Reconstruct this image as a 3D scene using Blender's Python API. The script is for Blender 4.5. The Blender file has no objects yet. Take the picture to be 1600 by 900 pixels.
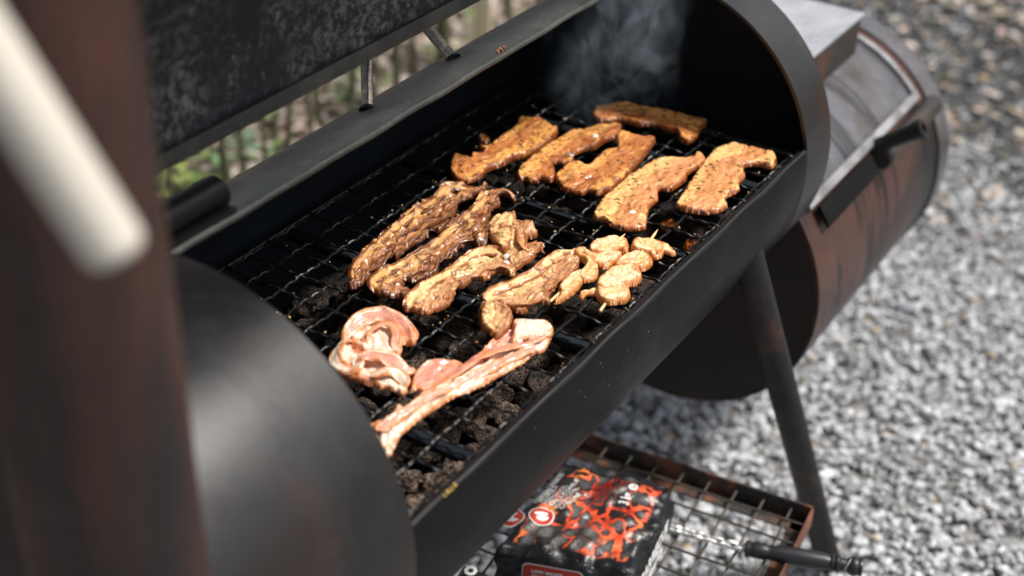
import bpy, math, random
import numpy as np
from mathutils import Vector, Matrix
random.seed(7); rng = np.random.default_rng(7)
S = bpy.context.scene
COL = S.collection
R_ = math.radians

# ------------------------------------------------------------------ camera
CP = np.array([-0.807, -0.851, 0.965]); YAW, PIT, ROLL, FPX = 0.557, 0.574, 0.03, 2231.849
_F = np.array([math.cos(YAW)*math.cos(PIT), math.sin(YAW)*math.cos(PIT), -math.sin(PIT)])
_r = np.array([math.sin(YAW), -math.cos(YAW), 0.0]); _u = np.cross(_r, _F)
RT = math.cos(ROLL)*_r + math.sin(ROLL)*_u
UP = -math.sin(ROLL)*_r + math.cos(ROLL)*_u
cam = bpy.data.cameras.new('camera'); camo = bpy.data.objects.new('camera', cam); COL.objects.link(camo)
M = Matrix(((RT[0], UP[0], -_F[0], CP[0]), (RT[1], UP[1], -_F[1], CP[1]), (RT[2], UP[2], -_F[2], CP[2]), (0, 0, 0, 1)))
camo.matrix_world = M
cam.sensor_width = 36.0; cam.lens = FPX/1600*36.0
cam.clip_start = 0.02; cam.clip_end = 500
cam.dof.use_dof = True; cam.dof.focus_distance = 1.76; cam.dof.aperture_fstop = 2.3
S.camera = camo

# ------------------------------------------------------------------ light
SUN_EL, SUN_AZ = R_(58), R_(-58)          # azimuth measured from +X towards +Y
w = bpy.data.worlds.new('World'); S.world = w; w.use_nodes = True
nt = w.node_tree; bg = nt.nodes['Background']
sky = nt.nodes.new('ShaderNodeTexSky'); sky.sky_type = 'NISHITA'; sky.sun_disc = False
sky.sun_elevation = SUN_EL; sky.sun_rotation = R_(90) - SUN_AZ
sky.air_density = 1.0; sky.dust_density = 4.0; sky.ozone_density = 1.0
hs = nt.nodes.new('ShaderNodeHueSaturation'); hs.inputs['Saturation'].default_value = 0.45
nt.links.new(sky.outputs[0], hs.inputs['Color']); nt.links.new(hs.outputs[0], bg.inputs['Color'])
bg.inputs['Strength'].default_value = 0.07
sl = bpy.data.lights.new('sun', 'SUN'); so = bpy.data.objects.new('sun', sl); COL.objects.link(so)
sl.energy = 2.4; sl.angle = R_(6); sl.color = (1.0, 0.95, 0.88)
sd = Vector((math.cos(SUN_EL)*math.cos(SUN_AZ), math.cos(SUN_EL)*math.sin(SUN_AZ), math.sin(SUN_EL)))
so.rotation_euler = sd.to_track_quat('Z', 'Y').to_euler()
S.view_settings.view_transform = 'Standard'; S.view_settings.look = 'None'
S.view_settings.exposure = 0.82; S.view_settings.gamma = 1.0
S.cycles.volume_step_rate = 1.0; S.cycles.volume_max_steps = 128
S.cycles.max_bounces = 8

# ------------------------------------------------------------------ calibration helpers (where things stand)
def ray(px, py):
    return _F + (px-800)/FPX*RT - (py-450)/FPX*UP
def onz(px, py, z):
    d = ray(px, py); return CP + d*(z-CP[2])/d[2]

# ------------------------------------------------------------------ numpy noise
_perm = rng.permutation(256); _perm = np.concatenate([_perm, _perm, _perm])
_grad = rng.normal(size=(256, 3)); _grad /= np.linalg.norm(_grad, axis=1)[:, None]
def noise(p):
    p = np.asarray(p, float); i = np.floor(p).astype(int); f = p-i; i = i & 255
    u = f*f*f*(f*(f*6-15)+10); out = 0
    for dx in (0, 1):
        for dy in (0, 1):
            for dz in (0, 1):
                h = _perm[_perm[_perm[(i[..., 0]+dx) & 255]+((i[..., 1]+dy) & 255)]+((i[..., 2]+dz) & 255)]
                g = _grad[h & 255]
                d = (g*(f-np.array([dx, dy, dz]))).sum(-1)
                wx = u[..., 0] if dx else 1-u[..., 0]; wy = u[..., 1] if dy else 1-u[..., 1]; wz = u[..., 2] if dz else 1-u[..., 2]
                out = out + d*wx*wy*wz
    return out
def fbm(p, o=3):
    p = np.asarray(p, float); s = 0; a = 1.0
    for k in range(o): s = s + a*noise(p*(2**k)+17.3*k); a *= .5
    return s

# ------------------------------------------------------------------ materials
def mat(name):
    m = bpy.data.materials.new(name); m.use_nodes = True
    n = m.node_tree; b = n.nodes['Principled BSDF']
    return m, n, b
def N(n, t, **k):
    x = n.nodes.new(t)
    for a, v in k.items(): setattr(x, a, v)
    return x
def ramp(n, src, stops, interp='LINEAR'):
    r = N(n, 'ShaderNodeValToRGB'); r.color_ramp.interpolation = interp
    e = r.color_ramp.elements
    while len(e) < len(stops): e.new(0.5)
    for i, (p, c) in enumerate(stops):
        e[i].position = p; e[i].color = (c, c, c, 1) if isinstance(c, (int, float)) else (*c, 1)
    n.links.new(src, r.inputs[0]); return r.outputs[0]
def coords(n, scale=(1, 1, 1), kind='Object'):
    t = N(n, 'ShaderNodeTexCoord'); m = N(n, 'ShaderNodeMapping'); m.inputs['Scale'].default_value = scale
    n.links.new(t.outputs[kind], m.inputs[0]); return m.outputs[0]
def tex(n, vec, scale, detail=6, rough=.6, dist=0.0):
    t = N(n, 'ShaderNodeTexNoise'); t.inputs['Scale'].default_value = scale; t.inputs['Detail'].default_value = detail
    t.inputs['Roughness'].default_value = rough; t.inputs['Distortion'].default_value = dist
    if vec is not None: n.links.new(vec, t.inputs['Vector'])
    return t.outputs['Fac']
def vor(n, vec, scale, feature='F1', out='Distance', rand=1.0):
    t = N(n, 'ShaderNodeTexVoronoi'); t.feature = feature; t.inputs['Scale'].default_value = scale; t.inputs['Randomness'].default_value = rand
    if vec is not None: n.links.new(vec, t.inputs['Vector'])
    return t.outputs[out]
def mix(n, fac, a, b, mode='MIX'):
    x = N(n, 'ShaderNodeMix'); x.data_type = 'RGBA'; x.blend_type = mode
    for s, v in ((x.inputs['Factor'], fac), (x.inputs['A'], a), (x.inputs['B'], b)):
        if hasattr(v, 'links'): n.links.new(v, s)
        elif isinstance(v, (int, float)): s.default_value = v
        else: s.default_value = (*v, 1)
    return x.outputs['Result']
def math_(n, op, a, b=0.0, clamp=False):
    x = N(n, 'ShaderNodeMath'); x.operation = op; x.use_clamp = clamp
    for s, v in ((x.inputs[0], a), (x.inputs[1], b)):
        if hasattr(v, 'links'): n.links.new(v, s)
        else: s.default_value = v
    return x.outputs[0]
def attr(n, name):
    a = N(n, 'ShaderNodeAttribute'); a.attribute_name = name; return a
def bump(n, b, h, strength=.3, dist=.002, prev=None):
    x = N(n, 'ShaderNodeBump'); x.inputs['Strength'].default_value = strength; x.inputs['Distance'].default_value = dist
    n.links.new(h, x.inputs['Height'])
    if prev is not None: n.links.new(prev, x.inputs['Normal'])
    n.links.new(x.outputs[0], b.inputs['Normal']); return x.outputs[0]
def setv(b, n, **k):
    for a, v in k.items():
        s = b.inputs[a.replace('_', ' ')]
        if hasattr(v, 'links'): n.links.new(v, s)
        elif isinstance(v, tuple): s.default_value = (*v, 1)
        else: s.default_value = v

def steel(name, base, rust, rust_lo, rust_hi, rough=(.35, .6), scale=6, stretch=(1, 1, 1), dust=(.22, .22, .2), dust_lo=.62, dust_hi=.8, metallic=0.0, spec=.5, streak=None):
    m, n, b = mat(name); v = coords(n, stretch)
    a = tex(n, v, scale, 7, .65, .4); c = mix(n, ramp(n, a, [(rust_lo, 0), (rust_hi, 1)]), base, rust)
    d = tex(n, coords(n), scale*9, 6, .7); c = mix(n, ramp(n, d, [(dust_lo, 0), (dust_hi, .55)]), c, dust)
    if streak:
        s = tex(n, coords(n, streak[0]), streak[1], 5, .6, .6)
        c = mix(n, ramp(n, s, [(.53, 0), (.6, .85)]), c, streak[2])
    g = tex(n, coords(n), scale*1.3, 6, .65, 1.0)
    mo = tex(n, coords(n), scale*.8, 6, .7, 1.5); c = mix(n, ramp(n, mo, [(.38, .85 if 'band' in name else .45), (.62, 0)]), c, (.005, .0045, .0045))
    setv(b, n, Base_Color=c, Roughness=ramp(n, g, [(.3, rough[0]), (.7, rough[1])]), Metallic=metallic, Specular_IOR_Level=spec)
    bump(n, b, tex(n, coords(n), scale*25, 6, .7), .12, .001)
    return m

MAT = {}
MAT['barrel'] = steel('barrel_paint', (.0035, .0042, .0052), (.009, .007, .0065), .5, .75, (.32, .50), 5, dust=(.035, .035, .035), dust_lo=.58, dust_hi=.9, spec=.13)
MAT['band'] = steel('barrel_band_paint', (.009, .010, .0115), (.026, .012, .008), .46, .62, (.26, .44), 4, dust=(.07, .07, .07), dust_lo=.56, dust_hi=.9, spec=.62)
MAT['barreltop'] = steel('barrel_top_dust_sheen', (.034, .039, .038), (.085, .086, .076), .40, .66, (.36, .55), 7, dust=(.17, .17, .15), dust_lo=.55, dust_hi=.85, spec=.35)  # sky sheen of the back strip put into the base, plus dust mottling
MAT['soot'] = steel('soot', (.010, .015, .022), (.014, .017, .022), .4, .8, (.7, .9), 8, dust=(.02, .02, .022), dust_lo=.72, dust_hi=.9, spec=.15)
MAT['chimney'] = steel('chimney_rust', (.010, .008, .008), (.075, .022, .012), .40, .64, (.45, .7), 7, (1.4, 1.4, .28), dust=(.06, .03, .02))
MAT['tube'] = steel('latch_tube_steel', (.055, .052, .048), (.12, .07, .045), .5, .7, (.3, .45), 9, metallic=.3, dust=(.12, .10, .08))
MAT['leg'] = steel('leg_paint', (.006, .0055, .006), (.11, .045, .02), .55, .72, (.4, .65), 9, dust=(.09, .06, .04))
MAT['firebox'] = steel('firebox_burnt', (.020, .019, .020), (.095, .045, .034), .38, .56, (.30, .5), 4.5, (.8, 1, 1), dust=(.12, .10, .09), metallic=.15, streak=((6, .5, .5), 4.2, (.006, .006, .007)))
MAT['firegrey'] = steel('firebox_scaled_steel', (.17, .17, .185), (.11, .088, .08), .46, .64, (.20, .36), 6, dust=(.30, .29, .29), metallic=.3, streak=((3, .6, .6), 4, (.05, .046, .048)))
MAT['fire_end'] = steel('firebox_end', (.016, .011, .010), (.045, .017, .012), .45, .7, (.5, .7), 5)
MAT['boxtop'] = steel('box_steel', (.52, .54, .58), (.30, .29, .29), .55, .8, (.25, .45), 5, metallic=.2, dust=(.3, .3, .3))
MAT['boxside'] = steel('box_side_rust', (.028, .022, .019), (.16, .065, .03), .52, .7, (.45, .65), 8, (1, 1, .4))
MAT['worn'] = steel('worn_steel', (.50, .50, .52), (.22, .18, .16), .5, .75, (.3, .5), 12, metallic=.6)
MAT['wire'] = steel('grate_wire', (.007, .008, .009), (.014, .011, .010), .5, .8, (.32, .50), 30, dust=(.16, .11, .07), dust_lo=.64, dust_hi=.72, spec=.4)
MAT['rod'] = steel('stop_rod', (.22, .20, .18), (.50, .40, .31), .45, .62, (.18, .35), 40, metallic=.85)
MAT['shelfwire'] = steel('shelf_wire', (.10, .09, .075), (.13, .06, .03), .55, .8, (.4, .6), 30, metallic=.5)
MAT['rustbar'] = steel('rusty_angle', (.022, .018, .016), (.20, .075, .035), .46, .62, (.5, .8), 12)
MAT['rustbright'] = steel('rusty_flat', (.13, .05, .03), (.24, .09, .045), .4, .65, (.5, .8), 20)

# lid interior: soot with pale ash blotches
m, n, b = mat('lid_inside'); v = coords(n, (1, 1, 1))
a1 = tex(n, v, 9, 3, .5, .5); a2 = tex(n, v, 95, 9, .75, .3); a3 = tex(n, coords(n, (1, 1, .8)), 140, 5, .75)
area = ramp(n, a1, [(.38, 0), (.66, 1)])
f = math_(n, 'MULTIPLY', ramp(n, a2, [(.47, 0), (.63, 1)]), area)
c = mix(n, f, (.016, .020, .024), (.21, .22, .22))
f2 = math_(n, 'MULTIPLY', ramp(n, a3, [(.60, 0), (.70, 1)]), ramp(n, tex(n, v, 16, 3), [(.45, 0), (.6, .8)]))
c = mix(n, f2, c, (.42, .42, .38))
setv(b, n, Base_Color=c, Roughness=.75, Specular_IOR_Level=.3); bump(n, b, a2, .5, .003); MAT['lidin'] = m

# gravel stones (per stone colour attribute)
m, n, b = mat('gravel'); at = attr(n, 'tint')
c = mix(n, ramp(n, tex(n, coords(n), 120, 4), [(.35, .0), (.7, .5)]), at.outputs['Color'], (.33, .32, .31), 'MULTIPLY')
setv(b, n, Base_Color=at.outputs['Color'], Roughness=.8, Specular_IOR_Level=.3); MAT['gravel'] = m
m, n, b = mat('leaf_litter'); at = attr(n, 'tint'); setv(b, n, Base_Color=at.outputs['Color'], Roughness=.7); MAT['litter'] = m
m, n, b = mat('soil')
gn = tex(n, coords(n), 60, 8, .7); gv = vor(n, coords(n), 55, out='Color')
bw = N(n, 'ShaderNodeRGBToBW'); n.links.new(gv, bw.inputs[0])
c1 = mix(n, ramp(n, bw.outputs[0], [(.2, 0), (.8, 1)]), (.16, .16, .155), (.40, .40, .40))
c2 = mix(n, gn, (.035, .025, .018), (.22, .16, .12))
gr = tex(n, coords(n), .9, 3, .5)
pos = N(n, 'ShaderNodeSeparateXYZ'); n.links.new(coords(n), pos.inputs[0])
lit = ramp(n, math_(n, 'ADD', math_(n, 'MULTIPLY', pos.outputs[1], .5), math_(n, 'MULTIPLY', gr, .3)), [(.5, 0), (.75, 1)])
far = ramp(n, math_(n, 'MULTIPLY', pos.outputs[0], .1), [(.40, 0), (.48, 1)])
lit = math_(n, 'MAXIMUM', lit, far)
setv(b, n, Base_Color=mix(n, lit, c1, c2), Roughness=.9); bump(n, b, gn, .8, .02); MAT['soil'] = m

m, n, b = mat('lava_rock'); at = attr(n, 'tint'); v = coords(n)
oi = N(n, 'ShaderNodeObjectInfo')
pores = vor(n, v, 330); pr = ramp(n, pores, [(.22, 0), (.42, 1)])
nn = tex(n, v, 70, 5, .7)
ash = ramp(n, nn, [(.40, 0), (.62, 1)])
c = mix(n, ash, (.030, .026, .023), oi.outputs['Color'])
c = mix(n, pr, (.006, .005, .005), c)
setv(b, n, Base_Color=c, Roughness=.95, Specular_IOR_Level=.15); bump(n, b, pr, 1.0, .003); MAT['lava'] = m
m, n, b = mat('ember_coal'); v = coords(n)
cr = vor(n, v, 45, 'DISTANCE_TO_EDGE'); e = ramp(n, cr, [(.0, 1), (.12, 0)])
setv(b, n, Base_Color=(.03, .02, .015), Roughness=.9, Emission_Color=(1.0, .24, .05))
n.links.new(math_(n, 'MULTIPLY', math_(n, 'ADD', math_(n, 'MULTIPLY', e, .5), .05), ramp(n, tex(n, v, 38), [(.46, 0), (.7, 1)])), b.inputs['Emission Strength']); MAT['ember'] = m

def meat_mat(name, fat, lean, brown, char, spec_amt=1.0, brown_lo=.45, brown_hi=.7, wet=.32, fib=1.0, band=(.42, .58), crev_shade=.8):
    m, n, b = mat(name); v = coords(n)
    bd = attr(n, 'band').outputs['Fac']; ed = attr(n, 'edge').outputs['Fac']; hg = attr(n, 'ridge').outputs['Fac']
    st = N(n, 'ShaderNodeAttribute'); st.attribute_name = 'flow'
    fl = N(n, 'ShaderNodeMapping'); fl.inputs['Scale'].default_value = (.22, 1, 1); n.links.new(st.outputs['Vector'], fl.inputs[0])
    fibre = tex(n, fl.outputs[0], 260, 7, .7, .6)
    blot = tex(n, v, 48, 8, .62, 1.2)
    mm = math_(n, 'ADD', bd, math_(n, 'MULTIPLY', math_(n, 'SUBTRACT', fibre, .5), .55*fib))
    c = mix(n, ramp(n, mm, [(band[0], 0), (band[1], 1)]), fat, lean)
    c = mix(n, ramp(n, fibre, [(.35, 0), (.75, .5)]), c, tuple(min(1, x*1.12+.03) for x in fat))
    # browning: outer edge and random blotches; crease shade painted in brown and char
    bf = math_(n, 'ADD', math_(n, 'MULTIPLY', blot, .95), math_(n, 'MULTIPLY', math_(n, 'SUBTRACT', 1.0, ed), .26))
    
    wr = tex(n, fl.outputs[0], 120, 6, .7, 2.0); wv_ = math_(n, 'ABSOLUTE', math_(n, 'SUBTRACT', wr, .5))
    c = mix(n, ramp(n, wv_, [(.0, crev_shade*.55), (.022, 0)]), c, brown)
    c = mix(n, ramp(n, hg, [(.18, crev_shade), (.42, 0)]), c, brown)
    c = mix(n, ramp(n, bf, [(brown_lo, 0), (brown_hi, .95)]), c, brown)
    c = mix(n, ramp(n, hg, [(.05, crev_shade), (.20, 0)]), c, char)
    fine = tex(n, v, 420, 6, .75)
    c = mix(n, math_(n, 'MULTIPLY', ramp(n, fine, [(.54, 0), (.66, 1)]), ramp(n, bf, [(brown_lo+.05, .05), (brown_hi+.1, .9)])), c, char)
    # herb and pepper specks
    if spec_amt > 0:
        cell = N(n, 'ShaderNodeTexVoronoi'); cell.inputs['Scale'].default_value = 150
        sv = N(n, 'ShaderNodeMapping'); sv.inputs['Scale'].default_value = (1, .55, 1); sv.inputs['Rotation'].default_value = (0, 0, .6)
        n.links.new(v, sv.inputs[0])
        wv = mix(n, .03, sv.outputs[0], N(n, 'ShaderNodeTexNoise').outputs['Color'])
        n.links.new(sv.outputs[0], cell.inputs['Vector'])
        rr = N(n, 'ShaderNodeRGBToBW'); n.links.new(cell.outputs['Color'], rr.inputs[0])
        sp = math_(n, 'MULTIPLY', ramp(n, cell.outputs['Distance'], [(.22, 1), (.34, 0)]), ramp(n, rr.outputs[0], [(.37, 0), (.40, 1)]))
        sp = math_(n, 'MULTIPLY', sp, ramp(n, tex(n, v, 45, 3), [(.40, .0), (.52, .95*spec_amt)]))
        c = mix(n, sp, c, (.025, .014, .008))
    setv(b, n, Base_Color=c, Roughness=ramp(n, fine, [(.35, wet), (.7, wet+.25)]), Specular_IOR_Level=.5)
    b.inputs['Coat Weight'].default_value = .55; b.inputs['Coat Roughness'].default_value = .16
    b.inputs['Subsurface Weight'].default_value = .12; b.inputs['Subsurface Radius'].default_value = (.004, .0015, .001); b.inputs['Subsurface Scale'].default_value = 1.0
    p = bump(n, b, ramp(n, wv_, [(.0, 0), (.06, 1)]), .35, .0010); p = bump(n, b, fibre, .35, .0010, p); p = bump(n, b, fine, .22, .0008, p); p = bump(n, b, tex(n, v, 130, 4, .55, 1.0), .45, .0024, p); bump(n, b, blot, .4, .002, p)
    return m
MAT['slab'] = meat_mat('grilled_belly', (.88, .41, .11), (.52, .16, .042), (.26, .062, .010), (.025, .009, .004), 1.0, .53, .66, .2, crev_shade=.55, band=(.47, .58))
MAT['slab2'] = meat_mat('grilled_belly_pale', (.95, .54, .20), (.70, .26, .095), (.42, .11, .022), (.045, .014, .006), 1.0, .55, .69, .2, crev_shade=.45, band=(.47, .58))
MAT['crisp'] = meat_mat('crisp_bacon', (.76, .40, .13), (.42, .155, .065), (.17, .048, .014), (.022, .009, .004), .5, .475, .60, .16, crev_shade=.95, band=(.45, .57))
MAT['half'] = meat_mat('half_done_bacon', (.88, .60, .27), (.60, .27, .13), (.38, .115, .03), (.06, .02, .009), .6, .52, .64, .16, crev_shade=.8, band=(.45, .57))
MAT['raw'] = meat_mat('raw_bacon', (.94, .80, .64), (.78, .22, .15), (.84, .32, .12), (.42, .09, .03), .2, .54, .66, .10, .35, band=(.47, .55), crev_shade=.5)
MAT['chicken'] = meat_mat('seasoned_chicken', (.93, .74, .44), (.90, .56, .25), (.70, .25, .06), (.34, .10, .025), .12, .49, .62, .16, .8, crev_shade=.8)
m, n, b = mat('bone'); setv(b, n, Base_Color=(.74, .69, .58), Roughness=.35); MAT['bone'] = m
m, n, b = mat('skewer_wood'); setv(b, n, Base_Color=mix(n, tex(n, coords(n), 300), (.62, .40, .17), (.85, .66, .36)), Roughness=.55); MAT['stick'] = m
m, n, b = mat('crumb'); at = attr(n, 'tint'); setv(b, n, Base_Color=at.outputs['Color'], Roughness=.6); MAT['crumb'] = m
m, n, b = mat('cream_wood'); setv(b, n, Base_Color=mix(n, tex(n, coords(n, (1, 1, .2)), 25), (.56, .52, .45), (.63, .60, .53)), Roughness=.45); MAT['cream'] = m
m, n, b = mat('black_plastic'); setv(b, n, Base_Color=(.014, .015, .018), Roughness=.42); bump(n, b, tex(n, coords(n), 300), .1, .0005); MAT['plastic'] = m
m, n, b = mat('galvanised_wire'); setv(b, n, Base_Color=mix(n, ramp(n, tex(n, coords(n), 60), [(.6, 0), (.68, 1)]), (.62, .62, .62), (.36, .15, .05)), Metallic=.6, Roughness=.4); MAT['galv'] = m
def flat(name, col, rough=.5):
    m, n, b = mat(name); setv(b, n, Base_Color=col, Roughness=rough); MAT[name] = m; return m
flat('print_white', (.75, .75, .73)); flat('print_red', (.55, .045, .03)); flat('print_orange', (.8, .2, .05))
# bag plastic
m, n, b = mat('bag_black'); setv(b, n, Base_Color=(.012, .012, .014), Roughness=.3)
bump(n, b, tex(n, coords(n, (1, 1, 2.2)), 38, 5, .6, 1.0), .8, .006); MAT['bag'] = m
# printed coals and flames
m, n, b = mat('bag_print'); st = attr(n, 'flow'); v = st.outputs['Vector']
ws = N(n, 'ShaderNodeTexNoise'); ws.inputs['Scale'].default_value = 22; ws.inputs['Detail'].default_value = 5; n.links.new(v, ws.inputs['Vector'])
vv = mix(n, .055, v, ws.outputs['Color'], 'ADD')
vm = N(n, 'ShaderNodeMapping'); vm.inputs['Scale'].default_value = (.8, 1.15, 1); n.links.new(vv, vm.inputs[0])
de = vor(n, vm.outputs[0], 38, 'DISTANCE_TO_EDGE'); vc = vor(n, vm.outputs[0], 38, out='Color'); bwc = N(n, 'ShaderNodeRGBToBW'); n.links.new(vc, bwc.inputs[0])
df = vor(n, vm.outputs[0], 38)
fn = tex(n, v, 160, 8, .75)
coal = mix(n, math_(n, 'MULTIPLY', fn, ramp(n, bwc.outputs[0], [(.35, .15), (.7, .95)])), (.006, .006, .007), (.26, .26, .255))
coal = mix(n, ramp(n, df, [(.25, 0), (.6, .85)]), coal, (.012, .008, .008))
flame = ramp(n, tex(n, v, 18, 4, .6, .5), [(.32, (.25, .015, .008)), (.45, (.80, .09, .035)), (.58, (.86, .17, .07)), (.70, (.85, .34, .06))])
zone = ramp(n, tex(n, v, 15, 3, .5), [(.41, .0), (.50, 1)])
cf = math_(n, 'MULTIPLY', ramp(n, math_(n, 'ADD', de, math_(n, 'MULTIPLY', math_(n, 'SUBTRACT', fn, .5), .10)), [(.05, 1), (.13, 0)]), zone)
c = mix(n, cf, coal, flame)
sp = math_(n, 'MULTIPLY', ramp(n, tex(n, v, 420, 3, .6), [(.62, 0), (.66, 1)]), ramp(n, tex(n, v, 40, 3), [(.5, 0), (.62, .9)]))
c = mix(n, sp, c, (.8, .12, .05))
msk = attr(n, 'mask').outputs['Fac']
c = mix(n, ramp(n, math_(n, 'ADD', msk, math_(n, 'MULTIPLY', math_(n, 'SUBTRACT', tex(n, v, 30, 4), .5), .8)), [(.35, 0), (.6, 1)]), (.012, .012, .014), c)
setv(b, n, Base_Color=c, Roughness=.33); bump(n, b, tex(n, v, 30, 5, .6, 1.2), .5, .005); MAT['print'] = m
# plants
m, n, b = mat('stem'); setv(b, n, Base_Color=mix(n, tex(n, coords(n, (1, 1, .15)), 60), (.035, .035, .018), (.14, .14, .07)), Roughness=.8); MAT['stem'] = m
m, n, b = mat('post_wood'); setv(b, n, Base_Color=mix(n, tex(n, coords(n, (1, 1, .15)), 40), (.55, .47, .30), (.75, .66, .46)), Roughness=.8); MAT['post'] = m
m, n, b = mat('leaf'); oi = N(n, 'ShaderNodeObjectInfo'); at = attr(n, 'tint'); setv(b, n, Base_Color=at.outputs['Color'], Roughness=.5); MAT['leaf'] = m

# ------------------------------------------------------------------ mesh helpers
def mesh_np(name, V, Fc, mats, smooth=True, fm=None):
    me = bpy.data.meshes.new(name)
    V = np.asarray(V, np.float32); me.vertices.add(len(V)); me.vertices.foreach_set('co', V.ravel())
    if isinstance(Fc, np.ndarray):
        k = Fc.shape[1]; me.loops.add(Fc.size); me.loops.foreach_set('vertex_index', Fc.ravel().astype(np.int32))
        me.polygons.add(len(Fc)); me.polygons.foreach_set('loop_start', np.arange(0, Fc.size, k, dtype=np.int32))
        try: me.polygons.foreach_set('loop_total', np.full(len(Fc), k, np.int32))
        except Exception: pass
    else:
        me.clear_geometry(); me.from_pydata([tuple(map(float, v)) for v in V], [], [tuple(int(i) for i in f) for f in Fc])
    me.update(calc_edges=True); me.validate()
    for m_ in (mats if isinstance(mats, (list, tuple)) else [mats]): me.materials.append(m_)
    if fm is not None: me.polygons.foreach_set('material_index', np.asarray(fm, np.int32))
    me.polygons.foreach_set('use_smooth', np.full(len(me.polygons), bool(smooth)))
    return me
def fattr(me, name, vals):
    a = me.attributes.new(name, 'FLOAT', 'POINT'); a.data.foreach_set('value', np.asarray(vals, np.float32))
def vattr(me, name, vals):
    a = me.attributes.new(name, 'FLOAT_VECTOR', 'POINT'); a.data.foreach_set('vector', np.asarray(vals, np.float32).ravel())
def cattr(me, name, vals):
    a = me.attributes.new(name, 'FLOAT_COLOR', 'POINT'); v = np.ones((len(vals), 4), np.float32); v[:, :3] = vals; a.data.foreach_set('color', v.ravel())
def link(name, me, parent=None, loc=None):
    o = bpy.data.objects.new(name, me); COL.objects.link(o)
    if parent is not None: o.parent = parent
    if loc is not None: o.location = loc
    return o
def tag(o, label=None, cat=None, group=None, kind=None):
    if label: o['label'] = label
    if cat: o['category'] = cat
    if group: o['group'] = group
    if kind: o['kind'] = kind
    return o
def empty(name, loc, label, cat, group=None):
    o = bpy.data.objects.new(name, None); COL.objects.link(o); o.location = loc; o.empty_display_size = .05
    return tag(o, label, cat, group)
class MB:
    """collects shapes into one mesh"""
    def __init__(s): s.v = []; s.f = []; s.m = []
    def add(s, V, Fc, mi=0):
        k = len(s.v); s.v += [tuple(map(float, v)) for v in V]; s.f += [tuple(int(i)+k for i in f) for f in Fc]; s.m += [mi]*len(Fc); return s
    def box(s, c, size, R=None, mi=0, bev=0.0):
        hx, hy, hz = (x/2 for x in size)
        b = min(bev, min(hx, hy, hz)*.6)
        if b <= 0:
            V = [(x, y, z) for x in (-hx, hx) for y in (-hy, hy) for z in (-hz, hz)]
            F = [(0, 1, 3, 2), (4, 6, 7, 5), (0, 4, 5, 1), (2, 3, 7, 6), (0, 2, 6, 4), (1, 5, 7, 3)]
        else:
            import bmesh
            bm = bmesh.new(); bmesh.ops.create_cube(bm, size=1)
            for v in bm.verts: v.co = Vector((v.co.x*2*hx, v.co.y*2*hy, v.co.z*2*hz))
            bmesh.ops.bevel(bm, geom=bm.edges[:], offset=b, segments=2, affect='EDGES', profile=.5)
            bm.verts.index_update(); V = [tuple(v.co) for v in bm.verts]; F = [[v.index for v in f.verts] for f in bm.faces]; bm.free()
        V = [Vector(v) for v in V]
        if R is not None: V = [R @ v for v in V]
        V = [v+Vector(c) for v in V]
        return s.add(V, F, mi)
    def tube(s, pts, rad, n=10, cap=True, mi=0):
        pts = [Vector(p) for p in pts]; m_ = len(pts); rads = rad if isinstance(rad, (list, tuple)) else [rad]*m_
        V = []; F = []; ref = None
        for i, p in enumerate(pts):
            t = (pts[min(i+1, m_-1)]-pts[max(i-1, 0)]).normalized()
            if ref is None:
                ref = Vector((0, 0, 1)) if abs(t.z) < .9 else Vector((1, 0, 0))
            a = (ref - t*ref.dot(t)).normalized(); bb = t.cross(a); ref = a
            for k in range(n):
                th = 2*math.pi*k/n; V.append(p+(a*math.cos(th)+bb*math.sin(th))*rads[i])
        for i in range(m_-1):
            for k in range(n):
                F.append((i*n+k, i*n+(k+1) % n, (i+1)*n+(k+1) % n, (i+1)*n+k))
        if cap: F.append(tuple(range(n))[::-1]); F.append(tuple(range((m_-1)*n, m_*n)))
        return s.add(V, F, mi)
    def lathe(s, prof, p0, axis, n=24, mi=0):
        """prof: list of (distance along axis, radius)"""
        ax = Vector(axis).normalized(); a = ax.orthogonal().normalized(); bb = ax.cross(a); V = []; F = []
        for (t, r) in prof:
            for k in range(n):
                th = 2*math.pi*k/n; V.append(Vector(p0)+ax*t+(a*math.cos(th)+bb*math.sin(th))*max(r, 1e-5))
        for i in range(len(prof)-1):
            for k in range(n): F.append((i*n+k, i*n+(k+1) % n, (i+1)*n+(k+1) % n, (i+1)*n+k))
        return s.add(V, F, mi)
    def build(s, name, mats, parent=None, smooth=True, loc=None, kind=None):
        me = bpy.data.meshes.new(name); me.from_pydata(s.v, [], s.f); me.validate()
        for m_ in (mats if isinstance(mats, (list, tuple)) else [mats]): me.materials.append(m_)
        for p, mi in zip(me.polygons, s.m): p.material_index = mi; p.use_smooth = smooth
        if smooth:
            try: me.set_sharp_from_angle(angle=R_(40))
            except Exception: pass
        if loc is not None:
            me.transform(Matrix.Translation(-Vector(loc)))
        o = link(name, me, parent, loc)
        if kind: o['kind'] = kind
        return o
def arcpt(a, r, y0=0., z0=0.):   # angle in degrees, 0 = front (-Y), 90 = up
    return (y0-r*math.cos(R_(a)), z0+r*math.sin(R_(a)))
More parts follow.
